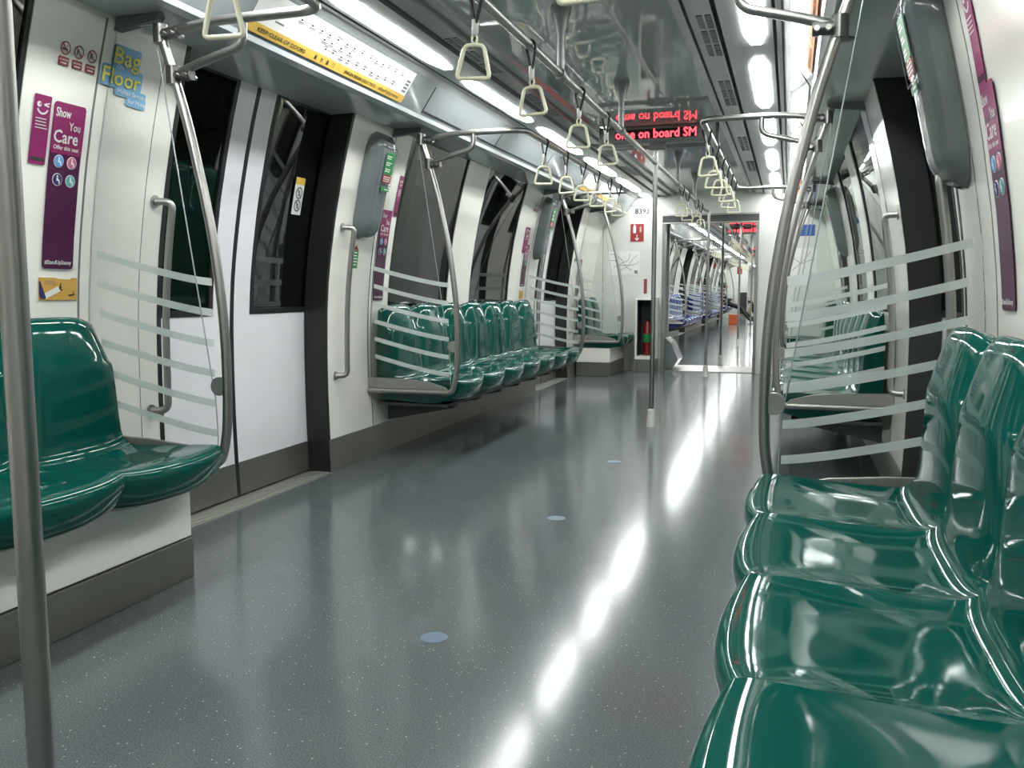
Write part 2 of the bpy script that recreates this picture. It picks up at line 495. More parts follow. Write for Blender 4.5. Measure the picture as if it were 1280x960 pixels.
DOOR_N = [0]
def build_door(side, yc, cx, detail=True, sticker=False):
    DOOR_N[0] += 1
    root = bpy.data.objects.new('door_%d' % DOOR_N[0], None); COL.objects.link(root); struct(root)
    R = 0.13
    for s in (-1, 1):
        ya, yb = (yc - 0.76, yc - 0.012) if s < 0 else (yc + 0.012, yc + 0.76)
        leaf = MB()
        wa, wb = (yc - 0.715, yc - 0.145) if s < 0 else (yc + 0.145, yc + 0.715)
        zt = 2.0; zs, zw = 0.88, 1.93
        m = M['door_white']
        add_wall(leaf, side, ya, wa, 0.17, zt, m, R, 0.03, cx)
        add_wall(leaf, side, wb, yb, 0.17, zt, m, R, 0.03, cx)
        add_wall(leaf, side, wa, wb, 0.17, zs, m, R, 0.03, cx)
        add_wall(leaf, side, wa, wb, zw, zt, m, R, 0.03, cx)
        lf = leaf.build('door_leaf', root, True, 30)
        wall_slab('kick_plate', side, ya, yb, 0.012, 0.17, M['skirt'], R - 0.002, 0.03, lf, cx)
        fr = MB(); w = 0.028
        add_wall(fr, side, wa, wa + w, zs, zw, M['black'], R - 0.003, 0.02, cx)
        add_wall(fr, side, wb - w, wb, zs, zw, M['black'], R - 0.003, 0.02, cx)
        add_wall(fr, side, wa + w, wb - w, zs, zs + w, M['black'], R - 0.003, 0.02, cx)
        add_wall(fr, side, wa + w, wb - w, zw - w, zw, M['black'], R - 0.003, 0.02, cx)
        fr.build('window_gasket', lf)
        wall_slab('window_pane', side, wa + w * .8, wb - w * .8, zs + w * .8, zw - w * .8, M['night_glass'], R + 0.006, 0.008, lf, cx)
        wall_slab('rubber_edge', side, yc - 0.013 if s < 0 else yc, yc if s < 0 else yc + 0.013, 0.012, zt, M['black'], R - 0.003, 0.03, lf, cx)
    jb = MB()
    for y in (yc - DOOR_HALF - 0.004, yc + DOOR_HALF + 0.004):
        zsn = zsteps(0.0, 1.99); n = len(zsn)
        for t in (-0.012, 0.012):
            pass
        v = [(wx(side, z, -0.002, cx), y - 0.012, z) for z in zsn] + [(wx(side, z, R - 0.004, cx), y - 0.012, z) for z in zsn]
        v += [(p[0], p[1] + 0.024, p[2]) for p in v]
        f = []
        for i in range(n - 1):
            f += [(i, i + 1, n + i + 1, n + i), (2 * n + i, 3 * n + i, 3 * n + i + 1, 2 * n + i + 1),
                  (i, 2 * n + i, 2 * n + i + 1, i + 1), (n + i, n + i + 1, 3 * n + i + 1, 3 * n + i)]
        jb.add(v, f, M['black'])
    jb.build('door_jamb', root, True, 30)
    sl = MB()
    xa, xb = wx(side, 0, -0.012, cx), wx(side, 0, R + 0.05, cx)
    lo, hi = min(xa, xb), max(xa, xb)
    add_box(sl, lo, hi, yc - DOOR_HALF + 0.01, yc + DOOR_HALF - 0.01, -0.01, 0.004, M['sill'])
    for k in range(4):
        x = xa + side * (0.018 + 0.024 * k)
        add_box(sl, min(x, x + side * 0.012), max(x, x + side * 0.012), yc - DOOR_HALF + 0.01, yc + DOOR_HALF - 0.01, 0.004, 0.007, M['sill'])
    sl.build('door_sill', root)
    # cover above the doors
    return root

def end_wall(y, cx, name, half_open=0.565, top=1.86, thick=0.06, plain=False):
    mb = MB()
    zs = zsteps(0.0, 1.9)
    for side in (-1, 1):
        prof = [(cx + side * W(z), z) for z in zs] + [(cx + side * 1.0, 1.98), (cx + side * 0.9, 2.12)]
        inner = [(cx + side * (half_open if not plain else 0.0), 2.17), (cx + side * (half_open if not plain else 0.0), 0.0)]
        poly = prof + inner; n = len(poly)
        v = [(p, y, q) for p, q in poly] + [(p, y + thick, q) for p, q in poly]
        mb.add(v, [tuple(range(n)), tuple(range(n, 2 * n))[::-1]] + [(i, (i + 1) % n, n + (i + 1) % n, n + i) for i in range(n)], M['end_wall'])
    if not plain:
        add_box(mb, cx - half_open, cx + half_open, y, y + thick, top, 2.17, M['end_wall'])
    return struct(mb.build(name))

# ---- near car
YE = 10.9                         # end wall of the near car
Y0 = -2.6
DOORS = [3.58, 8.98]
BAY_WIN = [(5.00, 6.00), (6.45, 7.45)]
NEAR_WIN = {-1: [(0.1, 0.95), (1.30, 2.21)], 1: [(-0.2, 0.6), (0.95, 1.93)]}
floor = box('floor', CX - 1.66, CX + 1.66, Y0, YE + 0.06, -0.03, 0.0, M['floor']); struct(floor)
for side, nm in ((-1, 'left'), (1, 'right')):
    build_side(side, Y0, YE + 0.03, CX, DOORS, BAY_WIN + NEAR_WIN[side], nm)
    for a, b in NEAR_WIN[side] + BAY_WIN: build_window(side, a, b, CX)
    for d in DOORS: build_door(side, d, CX)
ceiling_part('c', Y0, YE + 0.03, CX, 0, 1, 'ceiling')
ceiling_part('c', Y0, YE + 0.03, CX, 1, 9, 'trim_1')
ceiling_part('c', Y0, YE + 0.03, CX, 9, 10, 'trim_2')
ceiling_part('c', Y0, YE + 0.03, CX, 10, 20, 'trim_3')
end_wall(Y0, CX, 'wall_back', plain=True)
end_wall(YE, CX, 'wall_front')
# tunnel outside the windows
for side, nm in ((-1, 'left'), (1, 'right')):
    struct(box('wall_tunnel_' + nm, CX + side * 2.15, CX + side * 2.25, Y0, 34, -0.6, 3.2, M['concrete']))

# ------------------------------------------------------------------ seats
def catmull(rows, n):
    out = []
    R = [rows[0]] + rows + [rows[-1]]
    for i in range(1, len(R) - 2):
        p0, p1, p2, p3 = R[i - 1], R[i], R[i + 1], R[i + 2]
        for k in range(n):
            t = k / n
            out.append(tuple(0.5 * (2 * b + (c - a) * t + (2 * a - 5 * b + 4 * c - d) * t * t + (3 * b - a - 3 * c + d) * t ** 3)
                             for a, b, c, d in zip(p0, p1, p2, p3)))
    out.append(tuple(rows[-1]))
    return out
# centre profile: offset from centre line, z, lip recess at edge, edge z change, width factor, edge set-back
SEAT_ROWS = [
    (1.400, 0.345, 0.00, 0.000, 0.985, 0.0), (1.080, 0.328, 0.00, 0.000, 0.985, 0.0), (0.948, 0.332, 0.052, 0.010, 0.988, 0.0),
    (0.888, 0.356, 0.044, 0.008, 0.996, 0.0), (0.865, 0.408, 0.034, 0.0, 1.000, 0.0), (0.866, 0.446, 0.026, 0.004, 1.000, 0.0),
    (0.893, 0.464, 0.016, 0.007, 1.000, 0.0), (0.960, 0.462, 0.008, 0.009, 1.000, 0.0), (1.060, 0.450, 0.0, 0.014, 1.000, 0.0),
    (1.180, 0.441, 0.0, 0.016, 1.000, 0.0), (1.262, 0.446, 0.0, 0.012, 1.000, 0.004), (1.294, 0.476, 0.0, 0.006, 1.000, 0.008),
    (1.302, 0.540, 0.0, 0.0, 1.000, 0.013), (1.304, 0.640, 0.0, 0.0, 1.000, 0.020), (1.306, 0.735, 0.0, -0.004, 0.998, 0.029),
    (1.313, 0.772, 0.0, -0.020, 0.994, 0.035), (1.331, 0.838, 0.0, -0.050, 0.984, 0.034), (1.347, 0.886, 0.0, -0.070, 0.962, 0.030),
    (1.368, 0.908, 0.0, -0.052, 0.945, 0.022), (1.390, 0.902, 0.0, -0.034, 0.945, 0.008), (1.412, 0.868, 0.0, -0.012, 0.965, 0.0),
    (1.420, 0.600, 0.0, 0.0, 0.99, 0.0), (1.420, 0.460, 0.0, 0.0, 0.99, 0.0)]
def seat_meshes(m, pw, key):
    rows = catmull(SEAT_ROWS, 4); nr = len(rows); split = 10 * 4 + 1
    nu = 27
    us = [math.sin((i / (nu - 1) - 0.5) * PI * 0.96) / math.sin(PI * 0.48) for i in range(nu)]
    V = []
    for (a, z, rec, dz, wf, sb) in rows:
        for u in us:
            e4, e3, eb = abs(u) ** 4, abs(u) ** 2.2, abs(u) ** 4
            pan = 1.0 if (0.44 < z < 0.47 and 0.95 < a < 1.22) else 0.0
            V.append((-(a + rec * e3 + sb * eb), u * pw / 2 * wf, z + dz * e4))
    F = [(r * nu + i, r * nu + i + 1, (r + 1) * nu + i + 1, (r + 1) * nu + i) for r in range(nr - 1) for i in range(nu - 1)]
    tmp = bpy.data.meshes.new('t'); tmp.from_pydata(V, [], F); tmp.update()
    N = [tuple(v.normal) for v in tmp.vertices]
    bpy.data.meshes.remove(tmp)
    out = []
    for nm, r0, r1 in (('seat_pan', 0, split), ('backrest', split, nr - 1)):
        vs = V[r0 * nu:(r1 + 1) * nu]; ns = N[r0 * nu:(r1 + 1) * nu]
        fs = [(r * nu + i, (r + 1) * nu + i, (r + 1) * nu + i + 1, r * nu + i + 1) for r in range(r1 - r0) for i in range(nu - 1)]
        ns = [(-a, -b, -c) for a, b, c in ns]
        for i, sgn in ((0, -1), (nu - 1, 1)):
            ring = [r * nu + i for r in range(r1 - r0 + 1)]
            base = len(vs)
            vs = vs + [vs[k] for k in ring]; ns = ns + [(0, sgn, 0)] * len(ring)
            loop = tuple(range(base, base + len(ring)))
            fs.append(loop if sgn > 0 else loop[::-1])
        me = bpy.data.meshes.new(nm + key); me.from_pydata(vs, [], fs); me.materials.append(m)
        me.update()
        # make the winding agree with the outward normals
        bm = bmesh.new(); bm.from_mesh(me); bm.faces.ensure_lookup_table()
        for f in bm.faces:
            an = Vector((0, 0, 0))
            for v in f.verts: an += Vector(ns[v.index])
            if f.normal.dot(an) < 0: f.normal_flip()
        bm.to_mesh(me); bm.free()
        me.polygons.foreach_set('use_smooth', [True] * len(me.polygons))
        me.normals_split_custom_set_from_vertices(ns)
        out.append((nm, me))
    return out
SEAT_CACHE = {}
ORD = ['nearest', 'second', 'third', 'fourth', 'fifth', 'sixth', 'seventh']
def make_seat(side, y, pw, m, key, label, group, cx):
    k = (key, round(pw, 4))
    if k not in SEAT_CACHE: SEAT_CACHE[k] = seat_meshes(m, pw, '_' + key)
    root = thing('train_chair', label, 'seat', group, (cx, y, 0))
    root.rotation_euler = (0, 0, 0 if side < 0 else PI)
    for nm, me in SEAT_CACHE[k]:
        o = bpy.data.objects.new(nm, me); COL.objects.link(o); o.parent = root
    return root
def bench(side, ya, yb, n, m, key, labels, group, cx=CX, base='bracket', blabel=''):
    p = (yb - ya) / n
    for i in range(n):
        if labels[i] is None: continue
        make_seat(side, ya + p * (i + 0.5), p, m, key, labels[i], group, cx)
    if base == 'bracket':
        r = thing('bench_support', blabel, 'bench support', None, (0, 0, 0))
        b = MB(); xa, xb = cx + side * 0.98, wx(side, 0.3, -0.02, cx)
        add_box(b, min(xa, xb), max(xa, xb), ya + 0.03, yb - 0.03, 0.306, 0.322, M['under'])
        b.build('support_tray', r)
        for i in range(n):
            y = ya + p * (i + 0.5)
            poly = [(cx + side * 1.0, 0.306), (cx + side * 1.0, 0.280), (wx(side, 0.2, -0.006, cx), 0.19), (wx(side, 0.30, -0.006, cx), 0.306)]
            prism('support_bracket', poly, 'y', y - 0.03, y + 0.03, M['under'], r)
    elif base == 'box':
        r = thing('bench_plinth', blabel, 'bench base')
        xa, xb = cx + side * 1.03, wx(side, 0.2, -0.02, cx)
        lo, hi = min(xa, xb), max(xa, xb)
        box('base_panel', lo, hi, ya, yb, 0.145, 0.326, M['white_wall'], r, 0.004)
        box('kick_plate', lo - 0.004, hi + 0.004, ya, yb + 0.003, 0.001, 0.14, M['skirt'], r, 0.003)
        box('groove_strip', lo + 0.003, hi - 0.003, ya, yb - 0.002, 0.139, 0.146, M['ink'], r)

# ------------------------------------------------------------------ bench end screens
POLE = [(1.113, 1.912), (1.055, 1.74), (1.000, 1.56), (0.962, 1.40), (0.928, 1.24), (0.903, 1.08), (0.888, 0.94), (0.880, 0.80),
        (0.879, 0.66), (0.884, 0.54), (0.895, 0.47)]
def screen(side, y, cx, label, group, stripes=6, detail=True, facing=1, plate=True):
    """facing: +1 when the bench lies at larger y"""
    r = thing('glass_screen', label, 'screen', group)
    X = lambda a: cx + side * a
    pts = [Vector((X(a), y, z)) for a, z in catmull(POLE, 3)] if detail else [Vector((X(a), y, z)) for a, z in POLE]
    tail = fillet([pts[-1], (X(0.915), y, 0.402), (X(1.0), y, 0.402)], 0.10, 6)
    tube('pole', pts[:-1] + tail + [Vector((wx(side, 0.40, -0.004, cx), y, 0.402))], 0.0165, M['steel'], r, 12 if detail else 6)
    # the pane: from the wall to its free edge
    zs = zsteps(0.445, 1.88, 0.09)
    def edge(z): return 0.925 + (z - 0.60) * (1.120 - 0.925) / 1.28 if z > 0.60 else 0.925
    poly = [(X(edge(z)), z) for z in zs] + [(wx(side, z, -0.003, cx), z) for z in reversed(zs)]
    g = prism('glass_pane', poly, 'y', y - 0.004, y + 0.004, M['glass'], r)
    if detail:
        tube('pane_edge', [(X(edge(z) - 0.002), y, z) for z in zs], 0.0022, M['pane_edge'], g, 6)
    for k in range(stripes):
        zb = 1.025 - 0.1035 * k
        n = 10; up, lo = [], []
        for i in range(n + 1):
            t = i / n
            a = 0.93 + (1.40 - 0.93) * t
            zc = zb + 0.10 * t ** 1.25
            w = 0.0125
            up.append((X(a), zc + w)); lo.append((X(a), zc - w))
        prism('frosted_band', up + lo[::-1], 'y', y - 0.0062 * facing, y - 0.0045 * facing, M['frost'], g)
    # steel plate under the pane
    if plate:
        pl = [(wx(side, 0.42, -0.004, cx), 0.418), (wx(side, 0.47, -0.004, cx), 0.482), (X(1.22), 0.476), (X(1.06), 0.462), (X(0.96), 0.435), (X(0.94), 0.418)]
        prism('bottom_plate', pl, 'y', y - 0.009, y + 0.009, M['plate'], r)
    mb = MB(); n = 18
    poly = circle(X(0.905), 0.672, 0.032, n)
    prism('pane_clamp', poly, 'y', y - 0.012, y + 0.012, M['plate'], r)
    br = [(wx(side, 1.912, -0.004, cx), 1.9125), (X(1.085), 1.9125), (X(1.083), 1.902), (X(1.10), 1.888), (wx(side, 1.868, -0.004, cx), 1.870)]
    prism('roof_bracket', br, 'y', y - 0.018, y + 0.018, M['cove_dark'], r)
    return r

def grab_rail(side, ya, yb, cx, label, group, detail=True, both=(True, True)):
    """the U-shaped overhead rail between two screens"""
    r = thing('grab_rail', label, 'grab rail', group)
    xr = cx + side * 0.475; z = 1.872
    X = lambda a: cx + side * a
    def pole_a(zz): return lerp_table([p[1] for p in reversed(POLE)], [p[0] for p in reversed(POLE)], zz)
    pts = []
    if both[0]: pts += [(X(pole_a(1.845)), ya, 1.845), (X(0.99), ya, 1.858), (X(0.88), ya, z)]
    pts += [(xr, ya, z), (xr, yb, z)]
    if both[1]: pts += [(X(0.88), yb, z), (X(0.99), yb, 1.858), (X(pole_a(1.845)), yb, 1.845)]
    tube('rail', fillet(pts, 0.09, 5), 0.0165, M['steel'], r, 10 if detail else 6)
    for y, ok in ((ya, both[0]), (yb, both[1])):
        if not ok: continue
        a0 = pole_a(1.71)
        tube('lower_brace', fillet([(X(a0), y, 1.71), (X(a0 - 0.10), y, 1.742), (X(0.775), y, 1.785), (X(0.775), y, z)], 0.045, 5), 0.0145, M['steel'], r, 10 if detail else 6)
        if detail:
            for zz in (1.847, 1.71):
                a = pole_a(zz)
                c = MB()
                add_tube(c, [(X(a), y, zz - 0.03), (X(a), y, zz + 0.03)], 0.024, M['steel_dark'], 10)
                add_tube(c, [(X(a - 0.015), y, zz), (X(a - 0.072), y, zz)], 0.020, M['steel_dark'], 10)
                add_tube(c, [(X(a - 0.03), y - 0.034, zz - 0.006), (X(a - 0.03), y + 0.034, zz - 0.006)], 0.008, M['steel'], 8)
                add_tube(c, [(X(a - 0.06), y - 0.034, zz - 0.006), (X(a - 0.06), y + 0.034, zz - 0.006)], 0.008, M['steel'], 8)
                c.build('pole_clamp', r, True)
    return r

# ------------------------------------------------------------------ hand straps
def make_strap_proto(detail=True):
    r = thing('hand_strap', 'x', 'hand strap')
    n = 12 if detail else 6
    # loop of webbing over the rail, its two ends meeting in a V at the sleeve
    mb = MB()
    pts = [(-0.003, 0.004, -0.085), (-0.014, 0.010, -0.045), (-0.024, 0.0195, -0.006)]
    pts += [(-0.024 + 0.048 * k / 8, 0.0205 * math.cos(PI * k / 8), 0.0205 * math.sin(PI * k / 8)) for k in range(9)]
    pts += [(0.024, -0.0195, -0.006), (0.014, -0.010, -0.045), (0.003, -0.004, -0.085)]
    add_tube(mb, pts, 0.0058, M['strap'], 6)
    mb.build('strap_loop', r, True)
    sl = MB()
    add_tube(sl, [(0, 0, -0.072), (0, 0, -0.074), (0, 0, -0.116), (0, 0, -0.118)], [0.009, 0.0105, 0.0105, 0.009], M['sleeve'], n)
    sl.build('sleeve', r, True)
    hd = MB()
    top, bot, hh = 0.031, 0.0545, 0.100
    z0 = -0.147
    loop = fillet([(0, 0, z0), (top, 0, z0 - 0.002), (bot, 0, z0 - hh), (-bot, 0, z0 - hh), (-top, 0, z0 - 0.002), (0, 0, z0)], 0.016, 4 if detail else 2)
    add_tube(hd, loop, 0.0068, M['cream'], n, False)
    eye = [(0.0085 * math.sin(a), 0, -0.130 + 0.014 * math.cos(a)) for a in [2 * PI * k / 10 for k in range(11)]]
    add_tube(hd, eye, 0.0042, M['cream'], 6, False)
    add_tube(hd, [(0.006, 0, -0.118), (-0.003, 0.004, -0.128), (-0.008, 0, -0.14)], 0.004, M['strap'], 6)
    hd.build('handle', r, True)
    return r
STRAP = {}
def strap(x, y, z, label, group, detail=True, swing=(0, 0, 0)):
    if detail not in STRAP:
        STRAP[detail] = make_strap_proto(detail); o = STRAP[detail]
    else:
        o = copy_tree(STRAP[detail])
    o.location = (x, y, z)
    o.rotation_euler = swing
    tag(o, label, 'hand strap', group)
    return o

# ------------------------------------------------------------------ other builders
def floor_pole(x, y, top, label, group, detail=True):
    r = thing('pole', label, 'pole', group, (x, y, 0))
    n = 14 if detail else 8
    tube('shaft', [(0, 0, 0.08), (0, 0, top)], 0.017, M['steel'], r, n)
    mb = MB()
    add_tube(mb, [(0, 0, 0.0), (0, 0, 0.004), (0, 0, 0.006), (0, 0, 0.09), (0, 0, 0.125), (0, 0, 0.13)],
             [0.036, 0.036, 0.034, 0.030, 0.025, 0.019], M['base_white'], n + 4)
    mb.build('pole_base', r, True)
    return r
def handle(side, y, cx, label, inward):
    """pillar grab handle; inward: +1 / -1, the y direction its ends hook to"""
    r = thing('grab_bar', label, 'grab handle', 'pillar grab handles')
    z0, z1 = 0.525, 1.335
    pts = [(wx(side, z1, -0.002, cx), y + 0.03 * inward, z1), (wx(side, z1, -0.06, cx), y, z1)]
    for z in (1.25, 1.15, 1.0, 0.85, 0.7, 0.6): pts.append((wx(side, z, -0.06, cx), y, z))
    pts += [(wx(side, z0, -0.06, cx), y, z0), (wx(side, z0, -0.002, cx), y + 0.03 * inward, z0)]
    tube('bar', fillet(pts, 0.035, 4), 0.0145, M['steel'], r, 10)
    mb = MB()
    for z in (z0, z1):
        add_tube(mb, [(wx(side, z, -0.001, cx), y + 0.03 * inward, z), (wx(side, z, -0.008, cx), y + 0.03 * inward, z)], 0.024, M['steel'], 12)
    mb.build('flange', r, True)
    return r
def lamp(side, ya, yb, cx, label, group, detail=True):
    r = thing('ceiling_light', label, 'ceiling light', group)
    a0, a1 = 0.708, 0.804
    ac = (a0 + a1) / 2; hw = (a1 - a0) / 2
    n = 16 if detail else 6
    out = []
    for k in range(n + 1):
        t = k / n; out.append((ya + (yb - ya) * t, hw * (0.45 + 0.55 * min(1, math.sin(PI * min(max(t, 0.001), 0.999)) * 2.4))))
    poly = [(cx + side * (ac - w), y) for y, w in out] + [(cx + side * (ac + w), y) for y, w in reversed(out)]
    prism('diffuser', poly, 'z', 2.1125, 2.1165, M['lamp'], r)
    return r
def lathe_x(name, prof, n, m, parent): pass

def cover_box(side, y, cx, label, detail=True):
    """grey rounded cover on a pillar with its door and labels"""
    r = thing('equipment_cover', label, 'wall cover', 'grey pillar covers')
    zc0, zc1 = 1.28, 1.87
    hw, dep = 0.125, 0.09
    nz, na = 26, 14
    vs, fs = [], []
    for i in range(nz + 1):
        t = i / nz
        z = zc0 + (zc1 - zc0) * t
        # rounded ends
        e = min((z - zc0), (zc1 - z)) / 0.11
        s = 1.0 if e >= 1 else math.sqrt(max(0, 1 - (1 - e) ** 2))
        w = hw * (0.30 + 0.70 * s) * (0.90 + 0.10 * t); d = max(0.002, dep * s * (0.92 + 0.08 * t))
        for k in range(na + 1):
            a = -1 + 2 * k / na
            q = (1 - abs(a) ** 5)
            dd = d * (max(q, 0)) ** 0.5
            vs.append((wx(side, z, -0.002 - dd, cx), y + w * a, z))
    for i in range(nz):
        for k in range(na):
            a = i * (na + 1) + k
            fs.append((a, a + 1, a + na + 2, a + na + 1))
    fs.append(tuple(range(na + 1))); fs.append(tuple(range(nz * (na + 1), (nz + 1) * (na + 1))))
    for i in range(nz):  # back
        a = i * (na + 1); b = a + na
        fs.append((a, b, b + na + 1, a + na + 1))
    mb = MB(); mb.add(vs, fs, M['box_grey'])
    body = mb.build('cover_shell', r, True, 50)
    if not detail: return r
    # front print: face of the cover lies ~dep in front of the wall
    class S:
        curved = True
        def __call__(s_, u, v, h=0.0):
            z = 1.28 + v; return (wx(side, z, -0.002 - dep * 0.985 - 0.004 - h, cx), y - side * u, z)
    Sf = S()
    seam = MB()
    for u0, v0, u1, v1 in ((-0.085, 0.50, 0.085, 0.50), (-0.085, 0.50, -0.085, 0.30), (-0.085, 0.30, 0.085, 0.30), (0.085, 0.50, 0.085, 0.30)):
        add_seg(seam, Sf, u0, v0, u1, v1, 0.004, M['ink'], 0.0)
    seam.build('hatch_seam', body)
    lb = MB()
    add_flat(lb, Sf, rounded(0.105, 0.115, 0.004, 3, -0.032, 0.36), M['green_print'])
    for k in range(3):
        for j in range(2):
            add_seg(lb, Sf, -0.022, 0.455 - 0.034 * k - 0.011 * j, -0.022 + random.uniform(0.045, 0.08), 0.455 - 0.034 * k - 0.011 * j, 0.006, M['paper'], 0.002)
    add_flat(lb, Sf, rounded(0.105, 0.042, 0.003, 3, -0.032, 0.314), M['red_print'])
    for j in range(3):
        add_seg(lb, Sf, -0.022, 0.345 - 0.011 * j, 0.060, 0.345 - 0.011 * j, 0.004, M['paper'], 0.002)
    add_flat(lb, Sf, rounded(0.10, 0.022, 0.003, 3, -0.03, 0.268), M['green_print'])
    add_seg(lb, Sf, 0.01, 0.279, 0.062, 0.279, 0.006, M['paper'], 0.002)
    lb.build('instruction_label', body)
    return r

# posters ----------------------------------------------------------
def care_poster(side, y, z, w, h, label, cx=CX, off=-0.004):
    S = OnWall(side, y, z, off, cx)
    r = thing('poster', label, 'poster', 'purple courtesy posters')
    p = MB(); add_flat(p, S, rounded(w, h, 0.012), M['purple']); 
    add_flat(p, S, rounded(w, h * 0.30, 0.011, 5, 0, h * 0.70), M['magenta'], 0.0006, 0.0013)
    base = p.build('poster_sheet', r)
    t = MB(); add_text(t, S, 'Show', w * 0.06, h * 0.915, h * 0.075, M['paper'], 0.003, w * 0.46, 0.02); t.build('lettering', r)
    t = MB(); add_text(t, S, 'You', w * 0.50, h * 0.845, h * 0.070, M['paper'], 0.003, w * 0.36, 0.02); t.build('lettering', r)
    t = MB(); add_text(t, S, 'Care', w * 0.06, h * 0.765, h * 0.105, M['paper'], 0.003, w * 0.76, 0.022); t.build('lettering', r)
    t = MB(); add_text(t, S, 'Offer this seat', w * 0.08, h * 0.725, h * 0.034, M['paper'], 0.003, w * 0.80, 0.02); t.build('lettering', r)
    t = MB(); add_text(t, S, '#StandUpStacey', w * 0.06, h * 0.028, h * 0.036, M['paper'], 0.003, w * 0.86, 0.025); t.build('lettering', r)
    for k, (u, v, mk) in enumerate(((0.30, 0.655, 'sky_ic'), (0.72, 0.655, 'pink_lt'), (0.30, 0.545, 'navy_ic'), (0.72, 0.545, 'teal_ic'))):
        ic = MB(); R = w * 0.155
        add_flat(ic, S, circle(u * w, v * h, R), M['paper'], 0.0016, 0.001)
        add_flat(ic, S, circle(u * w, v * h, R * 0.88), M[mk], 0.003, 0.001)
        add_flat(ic, S, circle(u * w - R * .1, v * h + R * 0.5, R * 0.17, 10), M['paper'], 0.0045, 0.0005)
        add_seg(ic, S, u * w - R * .1, v * h + R * .3, u * w - R * .1, v * h - R * .2, R * 0.34, M['paper'], 0.0052)
        add_seg(ic, S, u * w - R * .1, v * h - R * .1, u * w + R * .32, v * h - R * .15, R * 0.26, M['paper'], 0.0054)
        add_seg(ic, S, u * w + R * .28, v * h - R * .1, u * w + R * .28, v * h - R * .65, R * 0.22, M['paper'], 0.0056)
        ic.build('pictogram', r)
    return r
def wink_strip(side, y, z, w, h, label, cx=CX, off=-0.004):
    S = OnWall(side, y, z, off, cx)
    r = thing('sticker', label, 'sticker', 'pink wink stickers')
    p = MB(); add_flat(p, S, rounded(w, h, 0.004), M['magenta']); p.build('sticker_sheet', r)
    t = MB()
    add_flat(t, S, circle(w * .28, h * .86, w * .13), M['paper'], 0.002, 0.001)
    add_flat(t, S, circle(w * .33, h * .865, w * .05, 10), M['magenta'], 0.0035, 0.0005)
    add_seg(t, S, w * .56, h * .865, w * .88, h * .895, w * .07, M['paper'], 0.003)
    add_seg(t, S, w * .56, h * .865, w * .86, h * .845, w * .07, M['paper'], 0.0031)
    add_ring(t, S, w * .5, h * .83, w * .27, w * .36, M['paper'], 0.003, 14, 200, 340)
    t.build('wink_face', r)
    b = MB()
    for k in range(4):
        add_seg(b, S, w * .14, h * (.66 - .045 * k), w * random.uniform(.75, .9), h * (.66 - .045 * k), h * .014, M['paper'], 0.003)
    add_flat(b, S, rounded(w * .8, h * .05, 0.001, 2, w * .1, h * .05), M['ink'], 0.002, 0.0008)
    b.build('small_print', r)
    return r
def no_smoking(side, y, z, label, cx=CX):
    S = OnWall(side, y, z, -0.003, cx)
    r = thing('sticker', label, 'sticker', 'prohibition stickers')
    for k, tx in enumerate(('NO SMOKING', 'NO EATING', 'NO FLAMMABLE')):
        m = MB(); u = 0.022 + 0.056 * k; v = 0.062
        add_ring(m, S, u, v, 0.0165, 0.0205, M['red_dark'], 0.002)
        add_seg(m, S, u - 0.013, v + 0.013, u + 0.013, v - 0.013, 0.004, M['red_dark'], 0.0022)
        if k == 0:
            add_seg(m, S, u - 0.012, v - 0.003, u + 0.010, v - 0.003, 0.005, M['ink'], 0.0015)
            add_seg(m, S, u + 0.004, v + 0.003, u + 0.009, v + 0.011, 0.002, M['ink'], 0.0015)
        elif k == 1:
            add_seg(m, S, u - 0.007, v - 0.009, u - 0.005, v + 0.009, 0.007, M['ink_grey'], 0.0015)
            add_seg(m, S, u + 0.003, v - 0.008, u + 0.011, v - 0.008, 0.008, M['ink_grey'], 0.0015)
        else:
            add_seg(m, S, u - 0.004, v - 0.008, u - 0.004, v + 0.004, 0.009, M['ink_grey'], 0.0015)
            add_seg(m, S, u - 0.004, v + 0.004, u + 0.003, v + 0.011, 0.003, M['red_dark'], 0.0015)
        add_flat(m, S, rounded(0.042, 0.026, 0.002, 2, u - 0.021, 0.010), M['red_dark'], 0.0, 0.001)
        add_text(m, S, tx, u, 0.024, 0.008, M['paper'], 0.002, 0.036, 0.01, 'c')
        add_seg(m, S, u - 0.012, 0.017, u + 0.012, 0.017, 0.004, M['paper'], 0.002)
        m.build('prohibition_icon', r)
    return r
def bag_sticker(side, y, z, label, cx=CX):
    S0 = OnWall(side, y, z, -0.003, cx)
    S = lambda u, v, h=0.0: S0(u * 0.92, v * 0.92, h)
    r = thing('sticker', label, 'sticker')
    m = MB()
    add_flat(m, S, rounded(0.145, 0.105, 0.012, 4, 0.045, 0.085), M['bag_blue'], 0, 0.001)
    add_flat(m, S, rounded(0.215, 0.075, 0.012, 4, 0.0, 0.040), M['bag_blue'], 0.0003, 0.001)
    add_flat(m, S, rounded(0.165, 0.030, 0.006, 4, 0.080, 0.016), M['bag_blue'], 0.0006, 0.001)
    add_flat(m, S, rounded(0.105, 0.034, 0.006, 4, 0.145, -0.012), M['bag_blue'], 0.0009, 0.001)
    m.build('sticker_sheet', r)
    for tx, u, v, sz, wd in (('Bag', 0.052, 0.125, 0.082, 0.135), ('Floor', 0.008, 0.050, 0.080, 0.195)):
        t = MB()
        for mk, b, h in (('bag_navy', 0.055, 0.003), ('bag_yellow', 0.02, 0.0042)): add_text(t, S, tx, u, v, sz, M[mk], h, wd, b)
        t.build('lettering', r)
    for tx, u, v, wd in (('On The', 0.070, 0.108, 0.085), ('Makes Space', 0.090, 0.024, 0.140), ('For More', 0.152, -0.003, 0.090)):
        t = MB(); add_text(t, S, tx, u, v, 0.022, M['paper'], 0.005, wd, 0.015); t.build('lettering', r)
    return r
